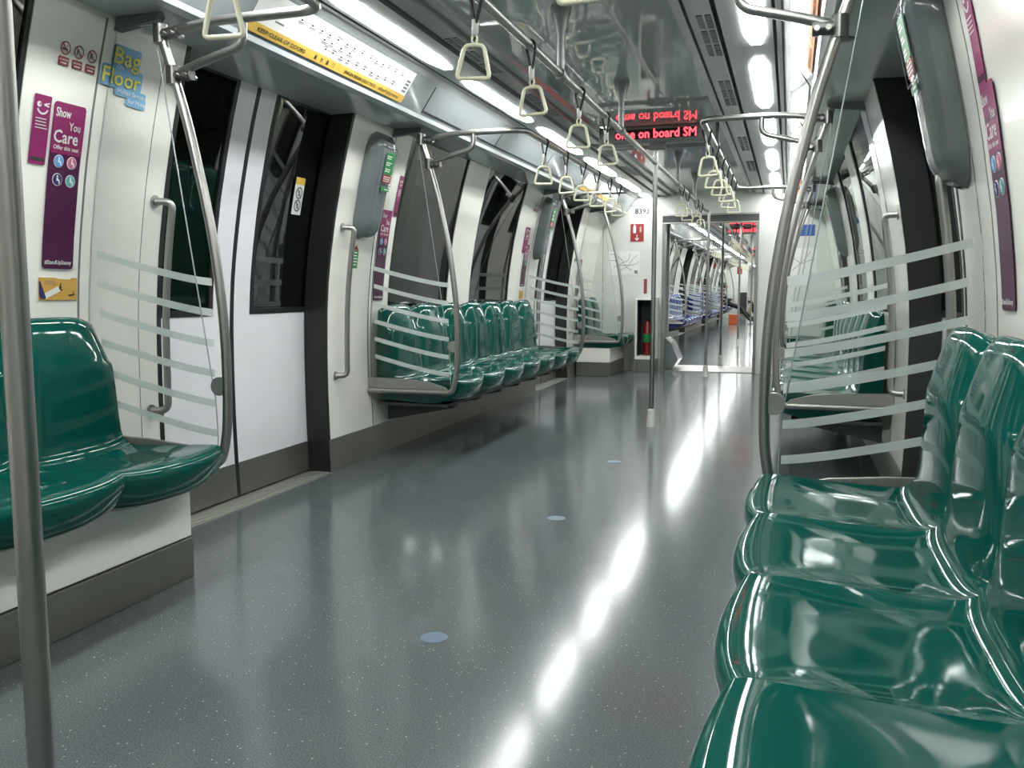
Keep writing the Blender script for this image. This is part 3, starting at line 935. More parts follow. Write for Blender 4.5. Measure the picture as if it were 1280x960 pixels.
def yellow_card(side, y, z, w, h, label, detail=True, cx=CX):
    S = OnWall(side, y, z, -0.003, cx)
    r = thing('sticker', label, 'sticker', 'yellow cards under the posters')
    m = MB(); add_flat(m, S, [(0, 0), (w, 0), (w, h), (w * .86, h), (w * .8, h * .93), (w * .5, h * .95), (w * .38, h), (0, h)], M['orange']); m.build('card_sheet', r)
    if detail:
        t = MB()
        add_flat(t, S, [(0.0, h * .86), (w * .04, h * .78), (w * .17, h * .12), (w * .12, h * .03), (w * .03, h * .08), (0, h * .3)], M['navy_ic'], 0.002, 0.001)
        add_flat(t, S, [(w * .14, h * .30), (w * .48, h * .62), (w * .54, h * .40), (w * .18, h * .06)], M['paper'], 0.0022, 0.001)
        t.build('drawing', r); t = MB()
        for k in range(3): add_seg(t, S, w * .52, h * .5, w * (.60 - .02 * k), h * (.44 + .16 * k), w * .03, M['ink'], 0.0026)
        for k in range(3): add_seg(t, S, w * .14, h * (.86 - .07 * k), w * .42, h * (.82 - .07 * k), h * .02, M['ink_grey'], 0.0024)
        t.build('small_print', r); t = MB()
        add_seg(t, S, w * .76, h * .2, w * .92, h * .24, h * .07, M['ink'], 0.0024)
        add_seg(t, S, w * .90, h * .24, w * .88, h * .40, h * .04, M['ink'], 0.0024)
        t.build('drawing', r)
    return r
def door_map(side, yc, cx, label, strip='yellow', detail=True):
    """route map on the slope above a door"""
    a0, z0, a1, z1 = 1.0015, 1.955, 0.9085, 2.0905
    o = Vector((cx + side * a0, yc + side * 0.68, z0)); top = Vector((cx + side * a1, yc + side * 0.68, z1))
    ux = Vector((0, -side, 0)); vx = (top - o); H = vx.length; vx.normalize()
    S = OnPlane(o, ux, vx)
    if S.n.x * side > 0: S.n = -S.n
    r = thing('route_map', label, 'route map', 'route maps over the doors')
    Wd = 1.36
    m = MB(); add_flat(m, S, [(0, 0), (Wd, 0), (Wd - 0.0, H), (0, H)], M['paper'], 0.001, 0.001); m.build('map_sheet', r)
    m = MB(); add_flat(m, S, [(0, 0), (Wd, 0), (Wd, 0.040), (0, 0.040)], M[strip], 0.003, 0.001); st = m.build('warning_strip', r)
    if detail:
        t = MB()
        add_text(t, S, 'KEEP CLEAR OF DOORS', 0.065, 0.011, 0.024, M['ink'], 0.005, 0.335, 0.006)
        t.build('lettering', st); t = MB()
        add_text(t, S, '/', 0.43, 0.011, 0.024, M['ink_grey'], 0.005, None, 0.0)
        for k, ch in enumerate('请勿靠门'):
            add_text(t, S, ch, 0.475 + 0.05 * k, 0.011, 0.021, M['ink'], 0.005, None, 0.004)
        add_text(t, S, '/', 0.68, 0.011, 0.024, M['ink_grey'], 0.005, None, 0.0)
        t.build('lettering', st); t = MB()
        add_text(t, S, 'JANGAN BERDIRI DEKAT PINTU', 0.735, 0.011, 0.022, M['ink'], 0.005, 0.31, 0.006)
        t.build('lettering', st); t = MB()
        add_text(t, S, 'விலகி நிற்கவும்', 1.08, 0.012, 0.020, M['ink'], 0.005, 0.22, 0.006)
        t.build('lettering', st)
        l = MB()
        for v, u0, u1 in ((0.125, 0.28, 1.28), (0.098, 0.48, 0.72), (0.066, 0.52, 1.22)):
            add_seg(l, S, u0, v, u1, v, 0.0022, M['ink_grey'], 0.003)
            k = u0
            while k < u1:
                add_seg(l, S, k, v, k + 0.012, v, 0.007, M['ink'], 0.0034)
                w = random.uniform(0.025, 0.05); d = random.choice((0.010, -0.010))
                add_seg(l, S, k - 0.01, v + d, k - 0.01 + w, v + d, 0.0045, M['ink_grey'], 0.003)
                add_seg(l, S, k - 0.01, v + d * 1.6, k - 0.01 + w * .8, v + d * 1.6, 0.003, M['ink_grey'], 0.003)
                k += random.uniform(0.06, 0.085)
        add_seg(l, S, 0.14, 0.125, 0.14, 0.085, 0.0022, M['ink_grey'], 0.003)
        add_seg(l, S, 0.14, 0.072, 0.20, 0.072, 0.007, M['ink_grey'], 0.003)
        add_seg(l, S, 0.72, 0.098, 0.72, 0.066, 0.0022, M['ink_grey'], 0.003)
        for k in range(4):
            add_seg(l, S, 1.30, 0.058 + 0.018 * k, 1.345, 0.058 + 0.018 * k, 0.011, M['ink_grey'], 0.003)
        l.build('route_lines', r)
    return r
def led_sign(x0, x1, y, z0, z1, txt, label, group, detail=True):
    r = thing('led_sign', label, 'led sign', group)
    mb = MB()
    body = box('housing', x0, x1, y, y + 0.16, z0, z1, M['sign_grey'], r, 0.012)
    f0, f1, g0, g1 = x0 + 0.055, x1 - 0.055, z0 + 0.028, z1 - 0.022
    fc = box('display_face', f0, f1, y - 0.004, y + 0.01, g0, g1, M['led_face'], r)
    S = OnPlane((f0, y - 0.0045, g0), (1, 0, 0), (0, 0, 1))
    t = MB()
    vs, fs = glyphs(txt, 0.018)
    hgt = g1 - g0
    add_text(t, S, txt, 0.006, hgt * 0.09, hgt * 1.28, M['led_red'], 0.001, (f1 - f0) - 0.012, 0.03)
    t.build('lettering', fc)
    return r

# ------------------------------------------------------------------ furnish the near car: largest things first
gl, gr = 'green seats of the near left bench', 'green seats of the near right bench'
P_N = 0.468
yR = 2.60
labs = ['glossy green seat closest to the camera on the right bench', 'glossy green seat, second from the camera along the right bench',
        'glossy green seat, third from the camera along the right bench', 'glossy green seat next but one to the glass screen on right',
        'glossy green seat right beside the large striped screen on right']
bench(1, yR - 5 * P_N, yR, 5, M['green'], 'green', labs, gr, CX - 0.022, 'box', 'low base box under the large green bench on the right')
yL = 2.53
bench(-1, yL - 3 * P_N, yL, 3, M['green'], 'green',
      ['green seat at left picture edge, third from the door screen', 'green seat partly behind the left foreground pole, second from screen',
       'green seat with full backrest under the purple poster at left'], gl, CX, 'box', 'white base box with steel kick plate under left foreground seats')
B0, B1 = 4.79, 7.92
bench(-1, B0, B1, 7, M['green'], 'green', ['green seat of the far left bench, %s from its near screen' % o if o != 'nearest' else 'green seat of the far left bench directly behind its striped near screen' for o in
      ('nearest', 'second', 'third', 'fourth', 'fifth', 'sixth')] + ['green seat at the far end of the seven-seat left bench'], 'green seats of the seven-seat left bench', CX, 'bracket', 'dark tray and brackets under the seven-seat left bench')
bench(1, B0, B1, 7, M['green'], 'green', ['green seat seen through glass on right, %s from its near screen' % o for o in
      ('first', 'second', 'third', 'fourth', 'fifth', 'sixth', 'seventh')], 'green seats behind the right screens', CX - 0.015, 'bracket', 'dark tray and brackets under bench behind the right screen')
E0, E1 = 10.05, 10.86
bench(-1, E0, E1, 2, M['green'], 'green', ['green seat of the short left end bench, nearer its screen', 'green seat of the short left end bench, against the white end wall'],
      'green seats of the left end bench', CX, None)
r = thing('bench_plinth', 'white base box with steel kick under the short left end bench', 'bench base')
box('base_panel', wx(-1, .2, -.03), CX - 1.02, 9.98, E1, 0.16, 0.326, M['white_wall'], r, 0.004)
box('kick_plate', wx(-1, .2, -.03), CX - 1.015, 9.99, E1, 0.001, 0.158, M['skirt'], r, 0.003)
bench(1, E0, E1, 2, M['green'], 'green', ['green seat of the short right end bench, nearer its screen', 'green seat of the short right end bench, against the end wall'],
      'green seats of the right end bench', CX, None)
r = thing('bench_plinth', 'white base box under the short right end bench', 'bench base')
box('base_panel', CX + 1.02, wx(1, .2, -.03), 9.98, E1, 0.16, 0.326, M['white_wall'], r, 0.004)
box('kick_plate', CX + 1.015, wx(1, .2, -.03), 9.99, E1, 0.001, 0.158, M['skirt'], r, 0.003)

S_NL, S_NR, S_B, S_E, S_D = 2.551, 2.635, 4.735, 7.985, 9.975
screen(-1, S_NL, CX, 'clear striped glass screen with curved pole beside left foreground seats', 'left glass screens', facing=-1)
screen(1, S_NR, CX, 'largest clear striped glass screen with curved pole, right of the aisle', 'right glass screens', facing=-1)
screen(-1, S_B, CX, 'striped glass screen with steel foot plate before the seven-seat left bench', 'left glass screens', facing=1)
screen(1, S_B, CX, 'striped glass screen with steel foot plate behind the largest right screen', 'right glass screens', facing=1)
screen(-1, S_E, CX, 'striped glass screen at the far end of the seven-seat left bench', 'left glass screens', facing=-1)
screen(1, S_E, CX, 'third striped glass screen along the right side', 'right glass screens', facing=-1)
screen(-1, S_D, CX, 'striped glass screen beside the short left end bench', 'left glass screens', facing=1)
screen(1, S_D, CX, 'farthest striped glass screen on the right, by the end bench', 'right glass screens', facing=1)
grab_rail(-1, -0.5, S_NL, CX, 'steel overhead rail clamped to the left foreground screen pole', 'overhead grab rails', both=(False, True))
grab_rail(1, -0.5, S_NR, CX, 'steel overhead rail clamped to the largest right screen pole', 'overhead grab rails', both=(False, True))
grab_rail(-1, S_B, S_E, CX, 'steel overhead rail above the front of the seven-seat left bench', 'overhead grab rails')
grab_rail(1, S_B, S_E, CX, 'steel overhead rail above the right bench beside the sign', 'overhead grab rails')
#grab_rail(-1, S_D, YE - 0.02, CX, 'short steel overhead rail above the left end bench', 'overhead grab rails', both=(True, False))
#grab_rail(1, S_D, YE - 0.02, CX, 'short steel overhead rail above the right end bench', 'overhead grab rails', both=(True, False))

# poles and the centre rail
fp = floor_pole(-0.944, 0.885, 2.165, 'large steel pole in the left foreground, cut by the picture edge', 'aisle poles')
floor_pole(-0.944, 6.41, 2.0, 'slim steel aisle pole with white foot under the red sign', 'aisle poles')
floor_pole(-0.91, 10.36, 1.9, 'steel aisle pole with white foot just before the gangway threshold', 'aisle poles')
r = thing('grab_rail', 'long straight steel rail along the ceiling middle with hand straps', 'grab rail', 'overhead grab rails')
tube('rail', [(-0.944, 0.885, 1.895), (-0.944, 10.36, 1.895)], 0.0165, M['steel'], r, 12)
for y in (2.25, 3.68, 5.06, 7.7, 9.1):
    mb = MB()
    add_tube(mb, [(-0.944, y, 2.165), (-0.944, y, 2.150), (-0.944, y, 2.05), (-0.944, y, 1.885)], [0.045, 0.042, 0.016, 0.016], M['frame_grey'], 12)
    add_tube(mb, [(-0.944, y - 0.03, 1.895), (-0.944, y + 0.03, 1.895)], 0.024, M['frame_grey'], 12)
    mb.build('ceiling_mount', r, True)
r = thing('cross_bar', 'dark horizontal bar under the red sign joined to aisle pole', 'bar')
box('bar', -1.36, -0.50, 6.395, 6.43, 1.995, 2.02, M['steel_dark'], r, 0.004)
box('pole_bracket', -0.99, -0.87, 6.385, 6.44, 1.985, 2.035, M['steel_dark'], r, 0.004)
for x in (-1.34, -0.52): box('hanger', x - 0.012, x + 0.012, 6.40, 6.425, 2.02, 2.156, M['steel_dark'], r)
led_sign(-1.30, -0.605, 6.44, 2.045, 2.163, 'ome on board SM', 'red text sign under the ceiling, reading on board', 'red led signs')

# straps
for i, y in enumerate((2.64, 3.235, 4.035, 4.625)):
    strap(-0.944, y, 1.895, 'cream triangular strap on the middle rail, %s from the camera' % ORD[i] if i else 'largest whole cream strap, hanging from the middle rail top centre', 'straps on the middle rail',
          True, (0, math.radians((3, -2, 2, -3)[i]), math.radians((2, -4, 5, -3)[i])))
for i, y in enumerate((8.02, 8.48, 9.3, 9.75)):
    strap(-0.944, y, 1.895, 'small cream strap on the middle rail beyond the aisle pole, %s one' % ('first', 'second', 'third', 'fourth')[i], 'straps on the middle rail', True, (0, 0, math.radians(4 * (-1) ** i)))
XL, XR = CX - 0.475, CX + 0.475
for i, y in enumerate((5.15, 5.66, 6.17, 6.63, 7.12, 7.52)):
    strap(XL, y, 1.872, 'cream strap above the seven-seat left bench, %s from the camera' % ORD[i], 'straps above the left bench', True, (0, math.radians((2, -2, 3, 0, -3, 2)[i]), math.radians((3, -5, 4, 6, -8, 2)[i])))
for i, y in enumerate((5.05, 5.66, 6.12, 6.55, 7.05, 7.5)):
    strap(XR, y, 1.872, 'cream strap right of the red sign, %s from the camera' % ORD[i], 'straps above the right bench', True, (0, math.radians((-3, 2, 2, -2, 3, 0)[i]), math.radians((4, -6, 3, 5, -3, 2)[i])))
strap(XL + 0.05, 1.95, 1.872, 'cream strap at top left, in front of the foreground rail', 'straps above the near benches', True, (0, 0, math.radians(6)))
strap(XR, 1.95, 1.872, 'cream strap at the top picture edge, only its lower bar showing', 'straps above the near benches', True, (0, math.radians(-3), math.radians(4)))

# ceiling lights
for side, nm in ((-1, 'left'), (1, 'right')):
    for k in range(-3, 6):
        ya = 3.07 + 1.48 * k; yb = ya + 1.24
        if k == 5: yb = YE - 0.04
        lab = {-3: 'behind the camera', -2: 'just behind the camera', -1: 'overhead at the camera', 0: 'closest in view', 1: 'second in view', 2: 'third in view', 3: 'fourth in view', 4: 'fifth in view', 5: 'shortest, at the end wall'}[k]
        lamp(side, ya, yb, CX, 'white strip light of the %s ceiling row, %s' % (nm, lab), 'strip lights of the %s row' % nm)
# air vents in the ceiling
def vent(side, y, cx, label):
    r = thing('ceiling_vent', label, 'ceiling vent', 'ceiling air vents')
    a0 = 0.528
    for c in range(2):
        g = MB()
        for k in range(3):
            x0, x1 = cx + side * (a0 + 0.036 * c), cx + side * (a0 + 0.036 * c + 0.026)
            ya = y + 0.235 * k
            add_box(g, min(x0, x1), max(x0, x1), ya, ya + 0.20, 2.1265, 2.129, M['ink'])
            for j in range(8):
                yy = ya + 0.0125 + 0.025 * j
                add_box(g, min(x0, x1), max(x0, x1), yy - 0.0035, yy + 0.0035, 2.1235, 2.1266, M['ridge'])
        g.build('grille', r)
    return r
for side, nm in ((-1, 'left'), (1, 'right')):
    for i, y in enumerate((3.84, 5.05, 6.9, 8.2)):
        vent(side, y, CX, 'dark slotted air vent in the %s ceiling strip, %s from the camera' % (nm, ORD[i]))
# pillar grab handles
handle(-1, 4.37, CX, 'steel grab handle on the white pillar right of left door', -1)
handle(-1, 2.885, CX, 'steel grab handle seen through the left foreground screen', -1)
handle(1, 4.37, CX, 'dark steel grab handle right of the second right screen', -1)
handle(1, 2.80, CX, 'thick steel grab handle under the large grey cover on right', 1)
handle(-1, 8.22, CX, 'small steel grab handle below the far left grey cover', 1)
handle(-1, 9.80, CX, 'small steel grab handle beyond the far left door', -1)
handle(1, 8.22, CX, 'small steel grab handle below the far right grey cover', 1)
# pillar covers
cover_box(-1, 4.565, CX, 'grey rounded cover with green labels on pillar beside left door')
cover_box(1, 2.78, CX, 'largest grey rounded cover, on the right foreground pillar')
cover_box(-1, 8.17, CX, 'small grey rounded cover beyond the seven-seat left bench')
cover_box(1, 8.17, CX, 'small grey rounded cover seen through the right glass screens')

# posters and stickers
care_poster(-1, 2.335, 1.07, 0.132, 0.535, 'whole purple Show You Care poster on the left foreground wall')
wink_strip(-1, 2.255, 1.40, 0.066, 0.212, 'pink wink sticker left of the foreground purple poster')
yellow_card(-1, 2.325, 0.965, 0.165, 0.075, 'orange yellow card below the left foreground purple poster')
no_smoking(-1, 2.325, 1.705, 'three red prohibition signs high on the left foreground wall')
bag_sticker(-1, 2.506, 1.658, 'blue and yellow Bag On The Floor sticker at upper left')
care_poster(-1, 4.79, 0.935, 0.132, 0.535, 'purple poster half hidden behind the grey cover near left bench')
wink_strip(-1, 4.94, 1.44, 0.050, 0.24, 'pink wink sticker by the window above the seven-seat bench')
care_poster(-1, 7.78, 1.03, 0.132, 0.38, 'purple poster on the pillar at the far end of left bench')
wink_strip(-1, 7.70, 1.33, 0.132, 0.23, 'pink sticker above the purple poster at far end of left bench')
no_smoking(-1, 7.80, 1.70, 'three red prohibition signs on the far pillar of left bench')
yellow_card(-1, 7.78, 0.92, 0.11, 0.07, 'tiny yellow card below the far purple poster on the left', False)
care_poster(-1, 10.02, 0.93, 0.132, 0.42, 'small purple poster behind the short end bench screen')
care_poster(1, 2.425, 0.95, 0.132, 0.53, 'purple poster seen edge-on at the right picture edge')
wink_strip(1, 2.425, 1.48, 0.075, 0.24, 'pink wink sticker above the purple poster at right edge')
S = OnWall(-1, 4.495, 1.12, -0.003)
r = thing('sticker', 'small green arrow sticker with red top beside left grab handle', 'sticker')
m = MB(); add_flat(m, S, [(0, 0), (0.065, 0), (0.065, 0.10), (0, 0.10)], M['green_print'])
for k in range(5): add_seg(m, S, 0.012, 0.088 - 0.017 * k, 0.012 + random.uniform(0.03, 0.044), 0.088 - 0.017 * k, 0.006, M['paper'], 0.003)
m.build('label_sheet', r)
m = MB(); add_flat(m, S, [(0, 0.102), (0.065, 0.102), (0.033, 0.128)], M['red_print']); m.build('arrow_tip', r)
# door window sticker
class OnDoor(OnWall):
    pass
S = OnWall(-1, 4.02, 1.385, 0.13 - 0.004)
r = thing('sticker', 'yellow and white no leaning sticker on the left door window', 'sticker')
m = MB(); add_flat(m, S, rounded(0.085, 0.185, 0.004), M['paper']); add_flat(m, S, rounded(0.085, 0.035, 0.004, 4, 0, 0.15), M['yellow'], 0.0005, 0.0015); m.build('sticker_sheet', r)
for v in (0.108, 0.045):
    m = MB(); add_ring(m, S, 0.0425, v, 0.024, 0.030, M['ink'], 0.003)
    add_seg(m, S, 0.025, v + 0.018, 0.060, v - 0.018, 0.006, M['ink'], 0.0031)
    add_seg(m, S, 0.040, v - 0.015, 0.046, v + 0.012, 0.009, M['ink_grey'], 0.0029)
    m.build('prohibition_icon', r)
door_map(-1, 3.58, CX, 'route map with yellow Keep Clear strip over the left foreground door')
door_map(1, 3.58, CX, 'route map with orange strip over the right foreground door', 'orange_strip')
door_map(-1, 8.98, CX, 'route map with yellow strip over the far left door', 'yellow', False)
door_map(1, 8.98, CX, 'route map over the far right door', 'orange_strip', False)
# panel joints of the cove over the left bench, and the vertical joint by the bag sticker
def wall_joint(side, y, z0, z1, name='trim_4'):
    struct(wall_slab(name, side, y - 0.004, y + 0.004, z0, z1, M['groove'], -0.0012, 0.002))
wall_joint(-1, 2.50, 0.18, 1.90); wall_joint(1, 2.50, 0.18, 1.90); wall_joint(-1, 4.78, 0.18, 1.88); wall_joint(1, 4.78, 0.18, 1.88)
struct(wall_slab('trim_4', -1, 2.799, 2.802, 0.18, 1.86, M['groove'], -0.001, 0.002))
for side in (-1, 1):
    for (ya, yb) in ((S_B - 0.2, S_E + 0.25),):
        t = MB()
        for k in range(4):
            y = ya + (yb - ya) * k / 3
            a0, z0, a1, z1 = 0.9155, 2.0824, 1.0027, 1.9554
            v = [(CX + side * a0, y - 0.004, z0), (CX + side * a1, y - 0.004, z1), (CX + side * a1, y + 0.004, z1), (CX + side * a0, y + 0.004, z0)]
            v2 = [(p[0] - side * 0.002, p[1], p[2] - 0.0015) for p in v]
            t.add(v + v2, [(0, 1, 2, 3), (7, 6, 5, 4), (0, 4, 5, 1), (1, 5, 6, 2), (2, 6, 7, 3), (3, 7, 4, 0)], M['ink'])
        a0, z0, a1, z1 = 0.994, 1.968, 0.9995, 1.960
        v = [(CX + side * a0, ya, z0), (CX + side * a1, ya, z1), (CX + side * a1, yb, z1), (CX + side * a0, yb, z0)]
        v2 = [(p[0] - side * 0.002, p[1], p[2] - 0.0015) for p in v]
        t.add(v + v2, [(0, 1, 2, 3), (7, 6, 5, 4), (0, 4, 5, 1), (1, 5, 6, 2), (2, 6, 7, 3), (3, 7, 4, 0)], M['ink'])
        struct(t.build('trim_5'))
# speaker grille on the right cove
r = thing('speaker_grille', 'dark slotted speaker grille on the right overhead cove', 'speaker grille')
g = MB()
for k in range(4):
    for j in range(9):
        x0 = CX + 1.05 + 0.024 * k
        add_box(g, x0, x0 + 0.019, 5.75 + 0.035 * j, 5.775 + 0.035 * j, 1.9165, 1.9215, M['ink'])
g.build('slots', r)
r = thing('ceiling_sensor', 'small dark oval sensor under the right door header', 'sensor')
mb = MB(); add_tube(mb, [(CX + 1.10, 3.56, 1.925), (CX + 1.10, 3.56, 1.912), (CX + 1.10, 3.56, 1.905)], [0.038, 0.036, 0.02], M['cove_dark'], 16); mb.build('dome', r, True)
# blue floor dots
for i, y in enumerate((2.27, 3.67, 5.01)):
    r = thing('floor_dot', 'pale blue round dot on the aisle floor, %s' % ('closest to the camera', 'middle of the three', 'farthest of the three')[i], 'floor dot', 'blue floor dots')
    mb = MB(); v = [(-0.95 + 0.040 * math.cos(2 * PI * k / 24), y + 0.040 * math.sin(2 * PI * k / 24), z) for z in (0.0002, 0.0012) for k in range(24)]
    mb.add(v, [tuple(range(24))[::-1], tuple(range(24, 48))] + [(k, (k + 1) % 24, 24 + (k + 1) % 24, 24 + k) for k in range(24)], M['dot_blue']); mb.build('disc', r)

# ------------------------------------------------------------------ end wall of the near car and the gangway
S = OnPlane((CX - 1.0, YE - 0.003, 0), (1, 0, 0), (0, 0, 1))
r = thing('car_number', 'black number 8393 high on the white end wall', 'number')
m = MB(); add_text(m, S, '8393', 1.0 - 0.905, 1.922, 0.092, M['ink'], 0.001, 0.172, 0.03); m.build('lettering', r)
r = thing('fire_sign', 'red extinguisher sign with white arrow on the end wall', 'sign')
m = MB(); x0 = 0.04
add_flat(m, S, [(x0, 1.585), (x0 + 0.165, 1.585), (x0 + 0.165, 1.80), (x0, 1.80)], M['red_print']); m.build('sign_plate', r)
m = MB()
add_flat(m, S, rounded(0.034, 0.085, 0.008, 4, x0 + 0.035, 1.69), M['paper'], 0.002, 0.001)
add_flat(m, S, rounded(0.018, 0.02, 0.004, 3, x0 + 0.043, 1.774), M['paper'], 0.002, 0.001)
add_seg(m, S, x0 + 0.082, 1.67, x0 + 0.082, 1.61, 0.010, M['paper'], 0.003)
add_seg(m, S, x0 + 0.060, 1.628, x0 + 0.083, 1.603, 0.010, M['paper'], 0.0032)
add_seg(m, S, x0 + 0.104, 1.628, x0 + 0.081, 1.603, 0.010, M['paper'], 0.0034)
for k in range(3): add_ring(m, S, x0 + 0.125, 1.712 + 0.022 * k, 0.007, 0.011, M['paper'], 0.003, 10)
m.build('pictogram', r)
r = thing('network_map', 'pale network map printed on the end wall below sign', 'network map')
m = MB(); add_flat(m, S, [(-0.24, 1.18), (0.16, 1.18), (0.16, 1.47), (-0.24, 1.47)], M['paper'], 0.0, 0.001); m.build('map_sheet', r)
m = MB()
for pl in (((-.22, 1.36), (-.15, 1.36), (-.10, 1.30), (.02, 1.30), (.08, 1.38), (.13, 1.42)), ((-.20, 1.44), (-.12, 1.42), (-.06, 1.36), (0, 1.27), (.06, 1.24)),
           ((-.1, 1.22), (-.04, 1.26), (.04, 1.30), (.12, 1.31), (.145, 1.35)), ((-.16, 1.27), (-.05, 1.33), (.02, 1.36), (.04, 1.44))):
    for a, b in zip(pl[:-1], pl[1:]): add_seg(m, S, *a, *b, 0.006, M['ink_grey'], 0.002)
m.build('route_lines', r)
m = MB()
for k in range(1): add_flat(m, S, [(0.10, 1.20), (0.135, 1.195), (0.135, 1.235), (0.09, 1.235)], M['ink_grey'], 0.0015, 0.0005)
m.build('legend_block', r)
sm = MB()
for (a, b, c, d) in ((-0.30, 0.40, -0.30, 2.02), (-0.30, 2.02, 0.40, 2.02), (-0.30, 0.40, 0.30, 0.40)):
    add_seg(sm, S, a, b, c, d, 0.006, M['groove'], 0.001)
struct(sm.build('trim_6'))
S2 = OnPlane((CX + 0.9, YE - 0.003, 0), (1, 0, 0), (0, 0, 1))
r = thing('wall_sign', 'small blue sign on the end wall right of the gangway', 'sign')
m = MB(); add_flat(m, S2, [(0.10, 1.62), (0.29, 1.62), (0.29, 1.75), (0.10, 1.75)], M['blue_print']); m.build('sign_plate', r)
r = thing('network_map', 'pale map on the right end wall below blue sign', 'network map')
m = MB(); add_flat(m, S2, [(0.0, 1.15), (0.32, 1.15), (0.32, 1.48), (0.0, 1.48)], M['paper'], 0.0, 0.001); m.build('map_sheet', r)
m = MB()
for a, b in (((0.02, 1.4), (0.15, 1.3)), ((0.15, 1.3), (0.30, 1.36)), ((0.05, 1.22), (0.18, 1.34)), ((0.18, 1.34), (0.25, 1.44))): add_seg(m, S2, *a, *b, 0.006, M['ink_grey'], 0.002)
m.build('route_lines', r)
# extinguisher cabinet
r = thing('extinguisher_cabinet', 'white corner cabinet with dark open front beside the gangway', 'cabinet')
cx0, cx1, cy0 = -1.775, -1.535, 10.60
mb = MB()
add_box(mb, cx0, cx0 + 0.022, cy0, YE - 0.001, 0.16, 0.90, M['white_wall'])
add_box(mb, cx1 - 0.022, cx1, cy0, YE - 0.001, 0.16, 0.90, M['white_wall'])
add_box(mb, cx0 + 0.022, cx1 - 0.022, cy0, YE - 0.001, 0.16, 0.20, M['white_wall'])
add_box(mb, cx0 + 0.022, cx1 - 0.022, cy0, YE - 0.001, 0.875, 0.90, M['white_wall'])
mb.build('cabinet_shell', r)
mb = MB()  # near-black inner sheets added to dim the cabinet: shade put into colour
add_box(mb, cx0 + 0.022, cx1 - 0.022, YE - 0.02, YE - 0.002, 0.20, 0.875, M['dark'])
add_box(mb, cx0 + 0.022, cx0 + 0.030, cy0 + 0.004, YE - 0.02, 0.20, 0.875, M['dark'])
add_box(mb, cx1 - 0.030, cx1 - 0.022, cy0 + 0.004, YE - 0.02, 0.20, 0.875, M['dark'])
add_box(mb, cx0 + 0.030, cx1 - 0.030, cy0 + 0.004, YE - 0.02, 0.867, 0.875, M['dark'])
mb.build('shade_lining', r)
box('kick_plate', cx0, cx1, cy0 + 0.01, YE - 0.001, 0.001, 0.158, M['skirt'], r)
r = thing('fire_extinguisher', 'red fire extinguisher standing inside the open dark cabinet', 'fire extinguisher', None, (-1.655, 10.80, 0.201))
mb = MB(); add_tube(mb, [(0, 0, 0.0), (0, 0, 0.01), (0, 0, 0.36), (0, 0, 0.41), (0, 0, 0.43)], [0.05, 0.055, 0.055, 0.03, 0.018], M['ext_red'], 16); mb.build('cylinder_body', r, True)
mb = MB(); add_tube(mb, [(0, 0, 0.16), (0, 0, 0.26)], 0.0565, M['green_print'], 16); mb.build('label_band', r, True)
mb = MB(); add_tube(mb, [(0, 0, 0.43), (0, 0, 0.47)], 0.018, M['ink'], 10); add_box(mb, -0.012, 0.012, -0.06, 0.02, 0.465, 0.485, M['ink']); mb.build('valve', r)
mb = MB(); add_tube(mb, fillet([(0.01, 0, 0.455), (0.06, 0, 0.45), (0.07, 0, 0.25), (0.06, 0, 0.1)], 0.04, 4), 0.009, M['ink'], 8); mb.build('hose', r, True)
r = thing('sticker', 'small pink and red notice above the extinguisher cabinet', 'sticker')
m = MB(); add_flat(m, S, [(0.215, 0.95), (0.255, 0.95), (0.255, 1.13), (0.215, 1.13)], M['red_dark']); m.build('sticker_sheet', r)

# gangway
G1 = 11.85
HO = 0.565
gx0, gx1 = CX - HO, CX + HO
fr = MB()
for x in (gx0, gx1):
    s = 1 if x == gx0 else -1
    add_box(fr, min(x, x + s * 0.035), max(x, x + s * 0.035), YE - 0.03, YE + 0.12, 0.0, 1.80, M['frame_grey'])
add_box(fr, gx0, gx1, YE - 0.03, YE + 0.12, 1.80, 1.89, M['bellows'])
add_box(fr, gx0, gx1, YE - 0.04, YE - 0.03, 1.885, 1.905, M['steel'])
add_box(fr, gx0, gx1, YE - 0.04, YE - 0.03, 1.792, 1.806, M['steel'])
struct(fr.build('door_frame_gangway')).name = 'door_13'
sd = MB()
for s in (-1, 1):
    for k in range(7):
        y = YE + 0.13 + 0.10 * k
        a = HO + 0.10 + (0.03 if k % 2 else 0.0)
        add_box(sd, min(CX + s * a, CX + s * (a + 0.03)), max(CX + s * a, CX + s * (a + 0.03)), y, y + 0.10, 0, 2.0, M['bellows'])
add_box(sd, gx0 - 0.2, gx1 + 0.2, YE + 0.1, G1, 1.95, 2.0, M['bellows'])
struct(sd.build('wall_gangway'))
struct(box('floor_gangway', gx0 - 0.2, gx1 + 0.2, YE + 0.06, G1, -0.03, 0.001, M['sill']))
struct(box('trim_7', gx0, gx1, YE + 0.0, YE + 0.07, 0.001, 0.008, M['steel']))
r = thing('gangway_fairing', 'dark grey angular fairing at the left foot of gangway', 'fairing')
v = [(gx0 + 0.036, YE + 0.05, 0.01), (gx0 + 0.13, YE + 0.05, 0.02), (gx0 + 0.20, YE + 0.05, 0.13), (gx0 + 0.11, YE + 0.05, 0.34), (gx0 + 0.036, YE + 0.05, 0.40)]
prism('fairing_shell', [(p[0], p[2]) for p in v], 'y', YE + 0.125, YE + 0.62, M['box_grey'], r)

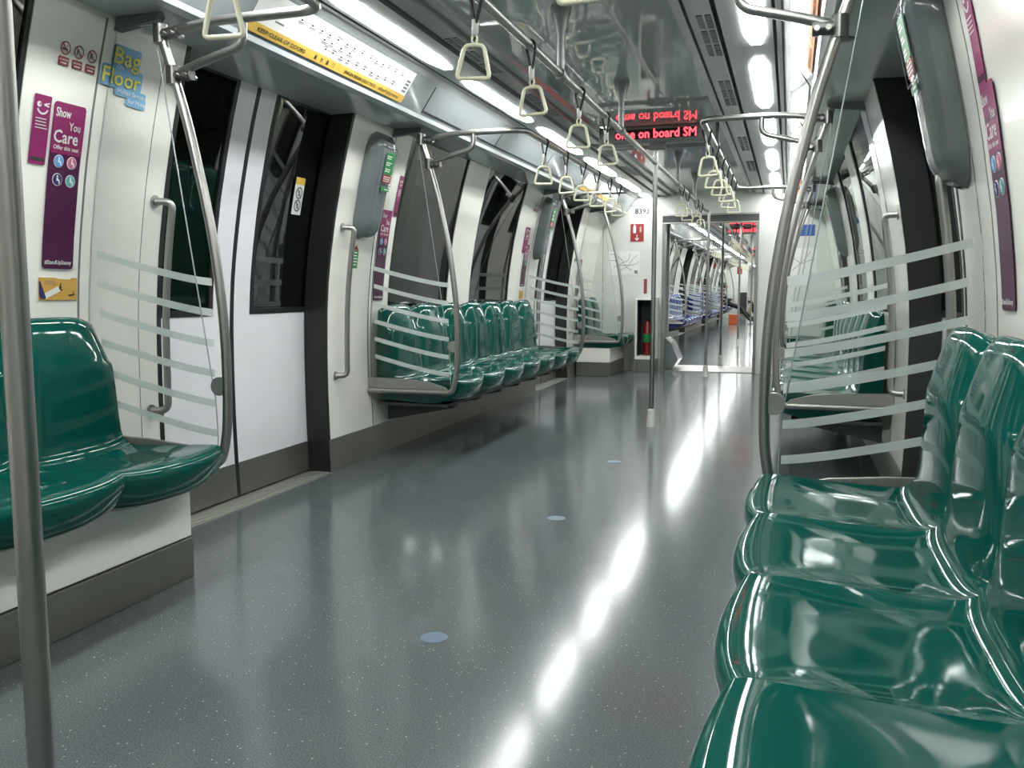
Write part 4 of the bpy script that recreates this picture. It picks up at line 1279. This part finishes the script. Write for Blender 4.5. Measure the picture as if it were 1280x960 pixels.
# ------------------------------------------------------------------ the next car (blue seats)
CX2 = -0.885
Y2, Y3 = G1, 32.75
D2 = [14.85, 20.20, 25.55, 30.90]
BAYS2 = [(15.95, 19.1), (21.30, 24.45), (26.65, 29.8)]
struct(box('floor', CX2 - 1.66, CX2 + 1.66, Y2, 46, -0.03, 0.0, M['floor']))
for side, nm in ((-1, 'left'), (1, 'right')):
    wins = [w for a, b in BAYS2 for w in ((a + 0.25, a + 1.25), (a + 1.7, a + 2.7))]
    build_side(side, Y2, Y3, CX2, D2, wins, nm)
    for a, b in wins: build_window(side, a, b, CX2)
    for d in D2: build_door(side, d, CX2)
ceiling_part('c', Y2, 46, CX2, 0, 1, 'ceiling')
ceiling_part('c', Y2, 46, CX2, 1, 9, 'trim_1')
ceiling_part('c', Y2, 46, CX2, 9, 10, 'trim_2')
ceiling_part('c', Y2, 46, CX2, 10, 20, 'trim_3')
end_wall(Y2, CX2, 'wall_front', 0.655, thick=0.05)
end_wall(Y3, CX2, 'wall_front', thick=0.3)
for side, nm in ((-1, 'left'), (1, 'right')):
    mb = MB(); add_wall(mb, side, Y3 + 0.3, 46, 0.0, 2.0, M['white_wall'], 0, 0.03, CX2); struct(mb.build('wall_' + nm))
end_wall(46, CX2, 'wall_front', plain=True)
for i, (x, y) in enumerate(((-0.866, 12.05), (-0.860, 16.05), (-0.845, 20.8), (-0.84, 26.2))):
    floor_pole(x, y, 2.16, 'distant steel aisle pole with white foot in the next car, %s' % ('nearest one', 'second one', 'third one', 'farthest one')[i], 'aisle poles of the next car', False)
for b, (ya, yb) in enumerate(BAYS2):
    bn = ('first', 'second', 'third')[b]
    bench(-1, ya, yb, 7, M['blue'], 'blue', ['blue seat of the %s blue bench in next car, %s of seven' % (bn, o) for o in ('nearest', 'second', 'third', 'fourth', 'fifth', 'sixth', 'last')],
          'blue seats of the %s bench' % bn, CX2, 'bracket', 'dark tray and brackets under the %s blue bench' % bn)
    screen(-1, ya - 0.05, CX2, 'distant striped screen at the near end of %s blue bench' % bn, 'screens of the blue benches', detail=False)
    screen(-1, yb + 0.06, CX2, 'distant striped screen at the far end of %s blue bench' % bn, 'screens of the blue benches', detail=False, facing=-1)
    for side, nm in ((-1, 'left'),):
        grab_rail(side, ya - 0.05, yb + 0.06, CX2, 'distant overhead rail on the %s above the %s blue bench' % (nm, bn), 'overhead rails of the next car', False)
    for i in range(6):
        strap(CX2 - 0.475, ya + 0.35 + 0.5 * i, 1.872, 'tiny cream strap above the %s blue bench, %s' % (bn, ORD[i] if i < 5 else 'last'), 'straps above the blue benches', False, (0, 0, math.radians(5 * (-1) ** i)))
r = thing('grab_rail', 'distant middle ceiling rail in the next car', 'grab rail', 'overhead rails of the next car')
tube('rail', [(CX2, 12.05, 1.895), (CX2, 32.5, 1.895)], 0.0165, M['steel'], r, 8)
for i in range(5): tube('ceiling_mount', [(CX2, 13.2 + 4 * i, 1.895), (CX2, 13.2 + 4 * i, 2.165)], 0.016, M['frame_grey'], r, 8)
for b, d in enumerate(D2):
    for i in range(5):
        strap(CX2, d - 0.9 + 0.5 * i + 0.2, 1.895, 'tiny cream strap in the middle of next car near %s door pair, %s' % (('first', 'second', 'third', 'fourth')[b], ORD[i]), 'middle straps of the next car', False, (0, 0, math.radians(6 * (-1) ** i)))
for side, nm in ((-1, 'left'), (1, 'right')):
    for k in range(14):
        ya = 12.0 + 1.48 * k
        lamp(side, ya, ya + 1.24, CX2, 'distant strip light in the %s row of next car, number %d from the gangway' % (nm, k + 1), 'strip lights of the next car', False)
    for k in range(3):
        ya = 34.0 + 3.6 * k
        lamp(side, ya, ya + 3.2, CX2, 'farthest strip light of the %s row in the last car, %s' % (nm, ('nearest', 'middle', 'last')[k]), 'strip lights of the last car', False)
led_sign(-1.20, -0.54, 17.1, 2.03, 2.163, 'ome on board SM', 'distant red text sign in the next car', 'red led signs', False)
led_sign(-1.20, -0.54, 28.2, 2.03, 2.163, 'ome on board SM', 'farthest tiny red text sign in the next car', 'red led signs', False)
r = thing('fire_sign', 'tiny red sign on the far end wall of next car', 'sign')
S3 = OnPlane((CX2 - 1.0, Y3 - 0.003, 0), (1, 0, 0), (0, 0, 1))
m = MB(); add_flat(m, S3, [(0.04, 1.55), (0.22, 1.55), (0.22, 1.82), (0.04, 1.82)], M['red_print']); m.build('sign_plate', r)
r = thing('extinguisher_cabinet', 'distant dark cabinet beside the far gangway', 'cabinet')
box('cabinet_shell', -1.72, -1.48, Y3 - 0.28, Y3 - 0.001, 0.14, 0.90, M['dark'], r)
box('kick_plate', -1.72, -1.48, Y3 - 0.27, Y3 - 0.001, 0.001, 0.138, M['skirt'], r)

# ------------------------------------------------------------------ people far along the train
def skin_body(name, joints, edges, m, parent, root=0):
    me = bpy.data.meshes.new(name)
    me.from_pydata([j[:3] for j in joints], edges, [])
    o = bpy.data.objects.new(name, me); COL.objects.link(o); o.parent = parent
    md = o.modifiers.new('skin', 'SKIN'); md.use_smooth_shade = True
    for i, j in enumerate(joints):
        sv = me.skin_vertices[0].data[i]; sv.radius = (j[3], j[3] if len(j) < 5 else j[4]); sv.use_root = (i == root)
    o.modifiers.new('sub', 'SUBSURF').levels = 1
    o.modifiers['sub'].render_levels = 1
    me.materials.append(m)
    return o
def seated(y, cx, label, legs, slouch=0.0):
    """faces +x from the left bench; built about the hips"""
    r = thing('person', label, 'person', None, (cx - 1.10, y, 0))
    sl = slouch
    J = [(0.0 + .12 * sl, 0, 0.60, 0.12, 0.15), (0.0, 0, 0.80 - .08 * sl, 0.11, 0.15), (0.0 - .03 * sl, 0, 1.00 - .16 * sl, 0.10, 0.17), (0.03 - .03 * sl, 0, 1.10 - .19 * sl, 0.055), (0.06 - .03 * sl, 0, 1.25 - .19 * sl, 0.05),
         (0.05 + .12 * sl, 0.09, 0.575, 0.085), (legs[0][0], 0.12, legs[0][1], 0.062), (legs[1][0], 0.12, legs[1][1], 0.042), (legs[1][0] + 0.16, 0.13, legs[1][1] - 0.035, 0.038),
         (0.05 + .12 * sl, -0.09, 0.575, 0.085), (legs[2][0], -0.12, legs[2][1], 0.062), (legs[3][0], -0.12, legs[3][1], 0.042), (legs[3][0] + 0.16, -0.13, legs[3][1] - 0.035, 0.038),
         (0.0 - .03 * sl, 0.19, 1.00 - .16 * sl, 0.055), (0.06, 0.23, 0.76 - .06 * sl, 0.045), (0.28, 0.12, 0.69, 0.034),
         (0.0 - .03 * sl, -0.19, 1.00 - .16 * sl, 0.055), (0.06, -0.23, 0.76 - .06 * sl, 0.045), (0.28, -0.10, 0.69, 0.034)]
    E_ = [(0, 1), (1, 2), (2, 3), (3, 4), (0, 5), (5, 6), (6, 7), (7, 8), (0, 9), (9, 10), (10, 11), (11, 12), (2, 13), (13, 14), (14, 15), (2, 16), (16, 17), (17, 18)]
    skin_body('body', J, E_, M['cloth_dark'], r)
    # head with face
    h = MB(); n, k = 12, 10
    vs = []
    for i in range(k + 1):
        t = PI * i / k
        for q in range(n):
            a = 2 * PI * q / n
            rr = math.sin(t) * (0.098 if math.cos(t) > -0.2 else 0.098 * (1 + 0.35 * (math.cos(t) + 0.2)))
            fx = 0.012 if (abs(a) < 0.3 or a > 5.98) and 1.4 < t < 2.0 else 0
            vs.append((0.065 + rr * math.cos(a) * 1.08 + fx, rr * math.sin(a) * 0.86, 1.285 + 0.125 * math.cos(t)))
    fs = [(i * n + q, i * n + (q + 1) % n, (i + 1) * n + (q + 1) % n, (i + 1) * n + q) for i in range(k) for q in range(n)]
    h.add(vs, fs, M['skin']); hd = h.build('head', r, True); hd.location = (-0.03 * sl, 0, -0.19 * sl)
    h = MB(); vs2 = [((x - 0.065) * 1.07 + 0.052, y_ * 1.08, (z - 1.285) * 1.06 + 1.292) for x, y_, z in vs]
    fs2 = [f for f in fs if not any((vs2[i][0] > 0.125 and vs2[i][2] < 1.35) or vs2[i][2] < 1.19 for i in f)]
    h.add(vs2, fs2, M['hair']); h.build('hair', hd, True)
    for s in (-1, 1):   # hands resting on the lap
        hb = [(0.28, s * 0.11, 0.675, 0.026), (0.33, s * 0.095, 0.66, 0.032, 0.016)]; ed = [(0, 1)]
        for f in range(4):
            hb.append((0.385, s * (0.07 + 0.016 * f), 0.645, 0.009)); ed.append((1, len(hb) - 1))
            hb.append((0.415 - 0.006 * abs(f - 1.5), s * (0.068 + 0.017 * f), 0.625, 0.008)); ed.append((len(hb) - 2, len(hb) - 1))
        hb.append((0.345, s * 0.055, 0.655, 0.009)); ed.append((1, len(hb) - 1))
        skin_body('hand', hb, ed, M['skin'], r)
    return r
seated(27.9, CX2, 'person in dark clothes sitting with legs stretched into aisle', ((0.56, 0.42), (0.92, 0.11), (0.54, 0.46), (0.80, 0.10)), 1.0)
seated(36.3, CX2 + 0.1, 'farthest person in dark clothes, seated beyond the second gangway', ((0.45, 0.50), (0.52, 0.10), (0.45, 0.50), (0.50, 0.10)))
bench(-1, 35.0, 38.1, 7, M['blue'], 'blue', ['blue seat under the farthest seated person, %s along its bench' % o for o in ('first', 'second', 'third', 'fourth', 'fifth', 'sixth', 'last')], 'blue seats of the last car', CX2 + 0.1, None)
r = thing('bag', 'small tan bag beside the farthest seated person', 'bag', None, (CX2 - 0.70, 36.0, 0.0))
mb = MB(); add_tube(mb, [(0, 0, 0.0), (0, 0, 0.02), (0, 0, 0.22), (0, 0, 0.32), (0, 0, 0.34)], [0.10, 0.13, 0.14, 0.10, 0.04], M['tan'], 12); mb.build('bag_body', r, True)
tube('bag_handle', fillet([(0.06, 0, 0.31), (0.05, 0, 0.45), (-0.05, 0, 0.45), (-0.06, 0, 0.31)], 0.04, 3), 0.01, M['tan'], r, 6)
r = thing('crate', 'orange box on the floor below the seated person', 'box')
box('crate_body', CX2 - 0.80, CX2 - 0.52, 26.3, 26.65, 0.001, 0.26, M['box_orange'], r, 0.01)
box('crate_lid', CX2 - 0.81, CX2 - 0.51, 26.29, 26.66, 0.26, 0.28, M['box_orange'], r, 0.006)
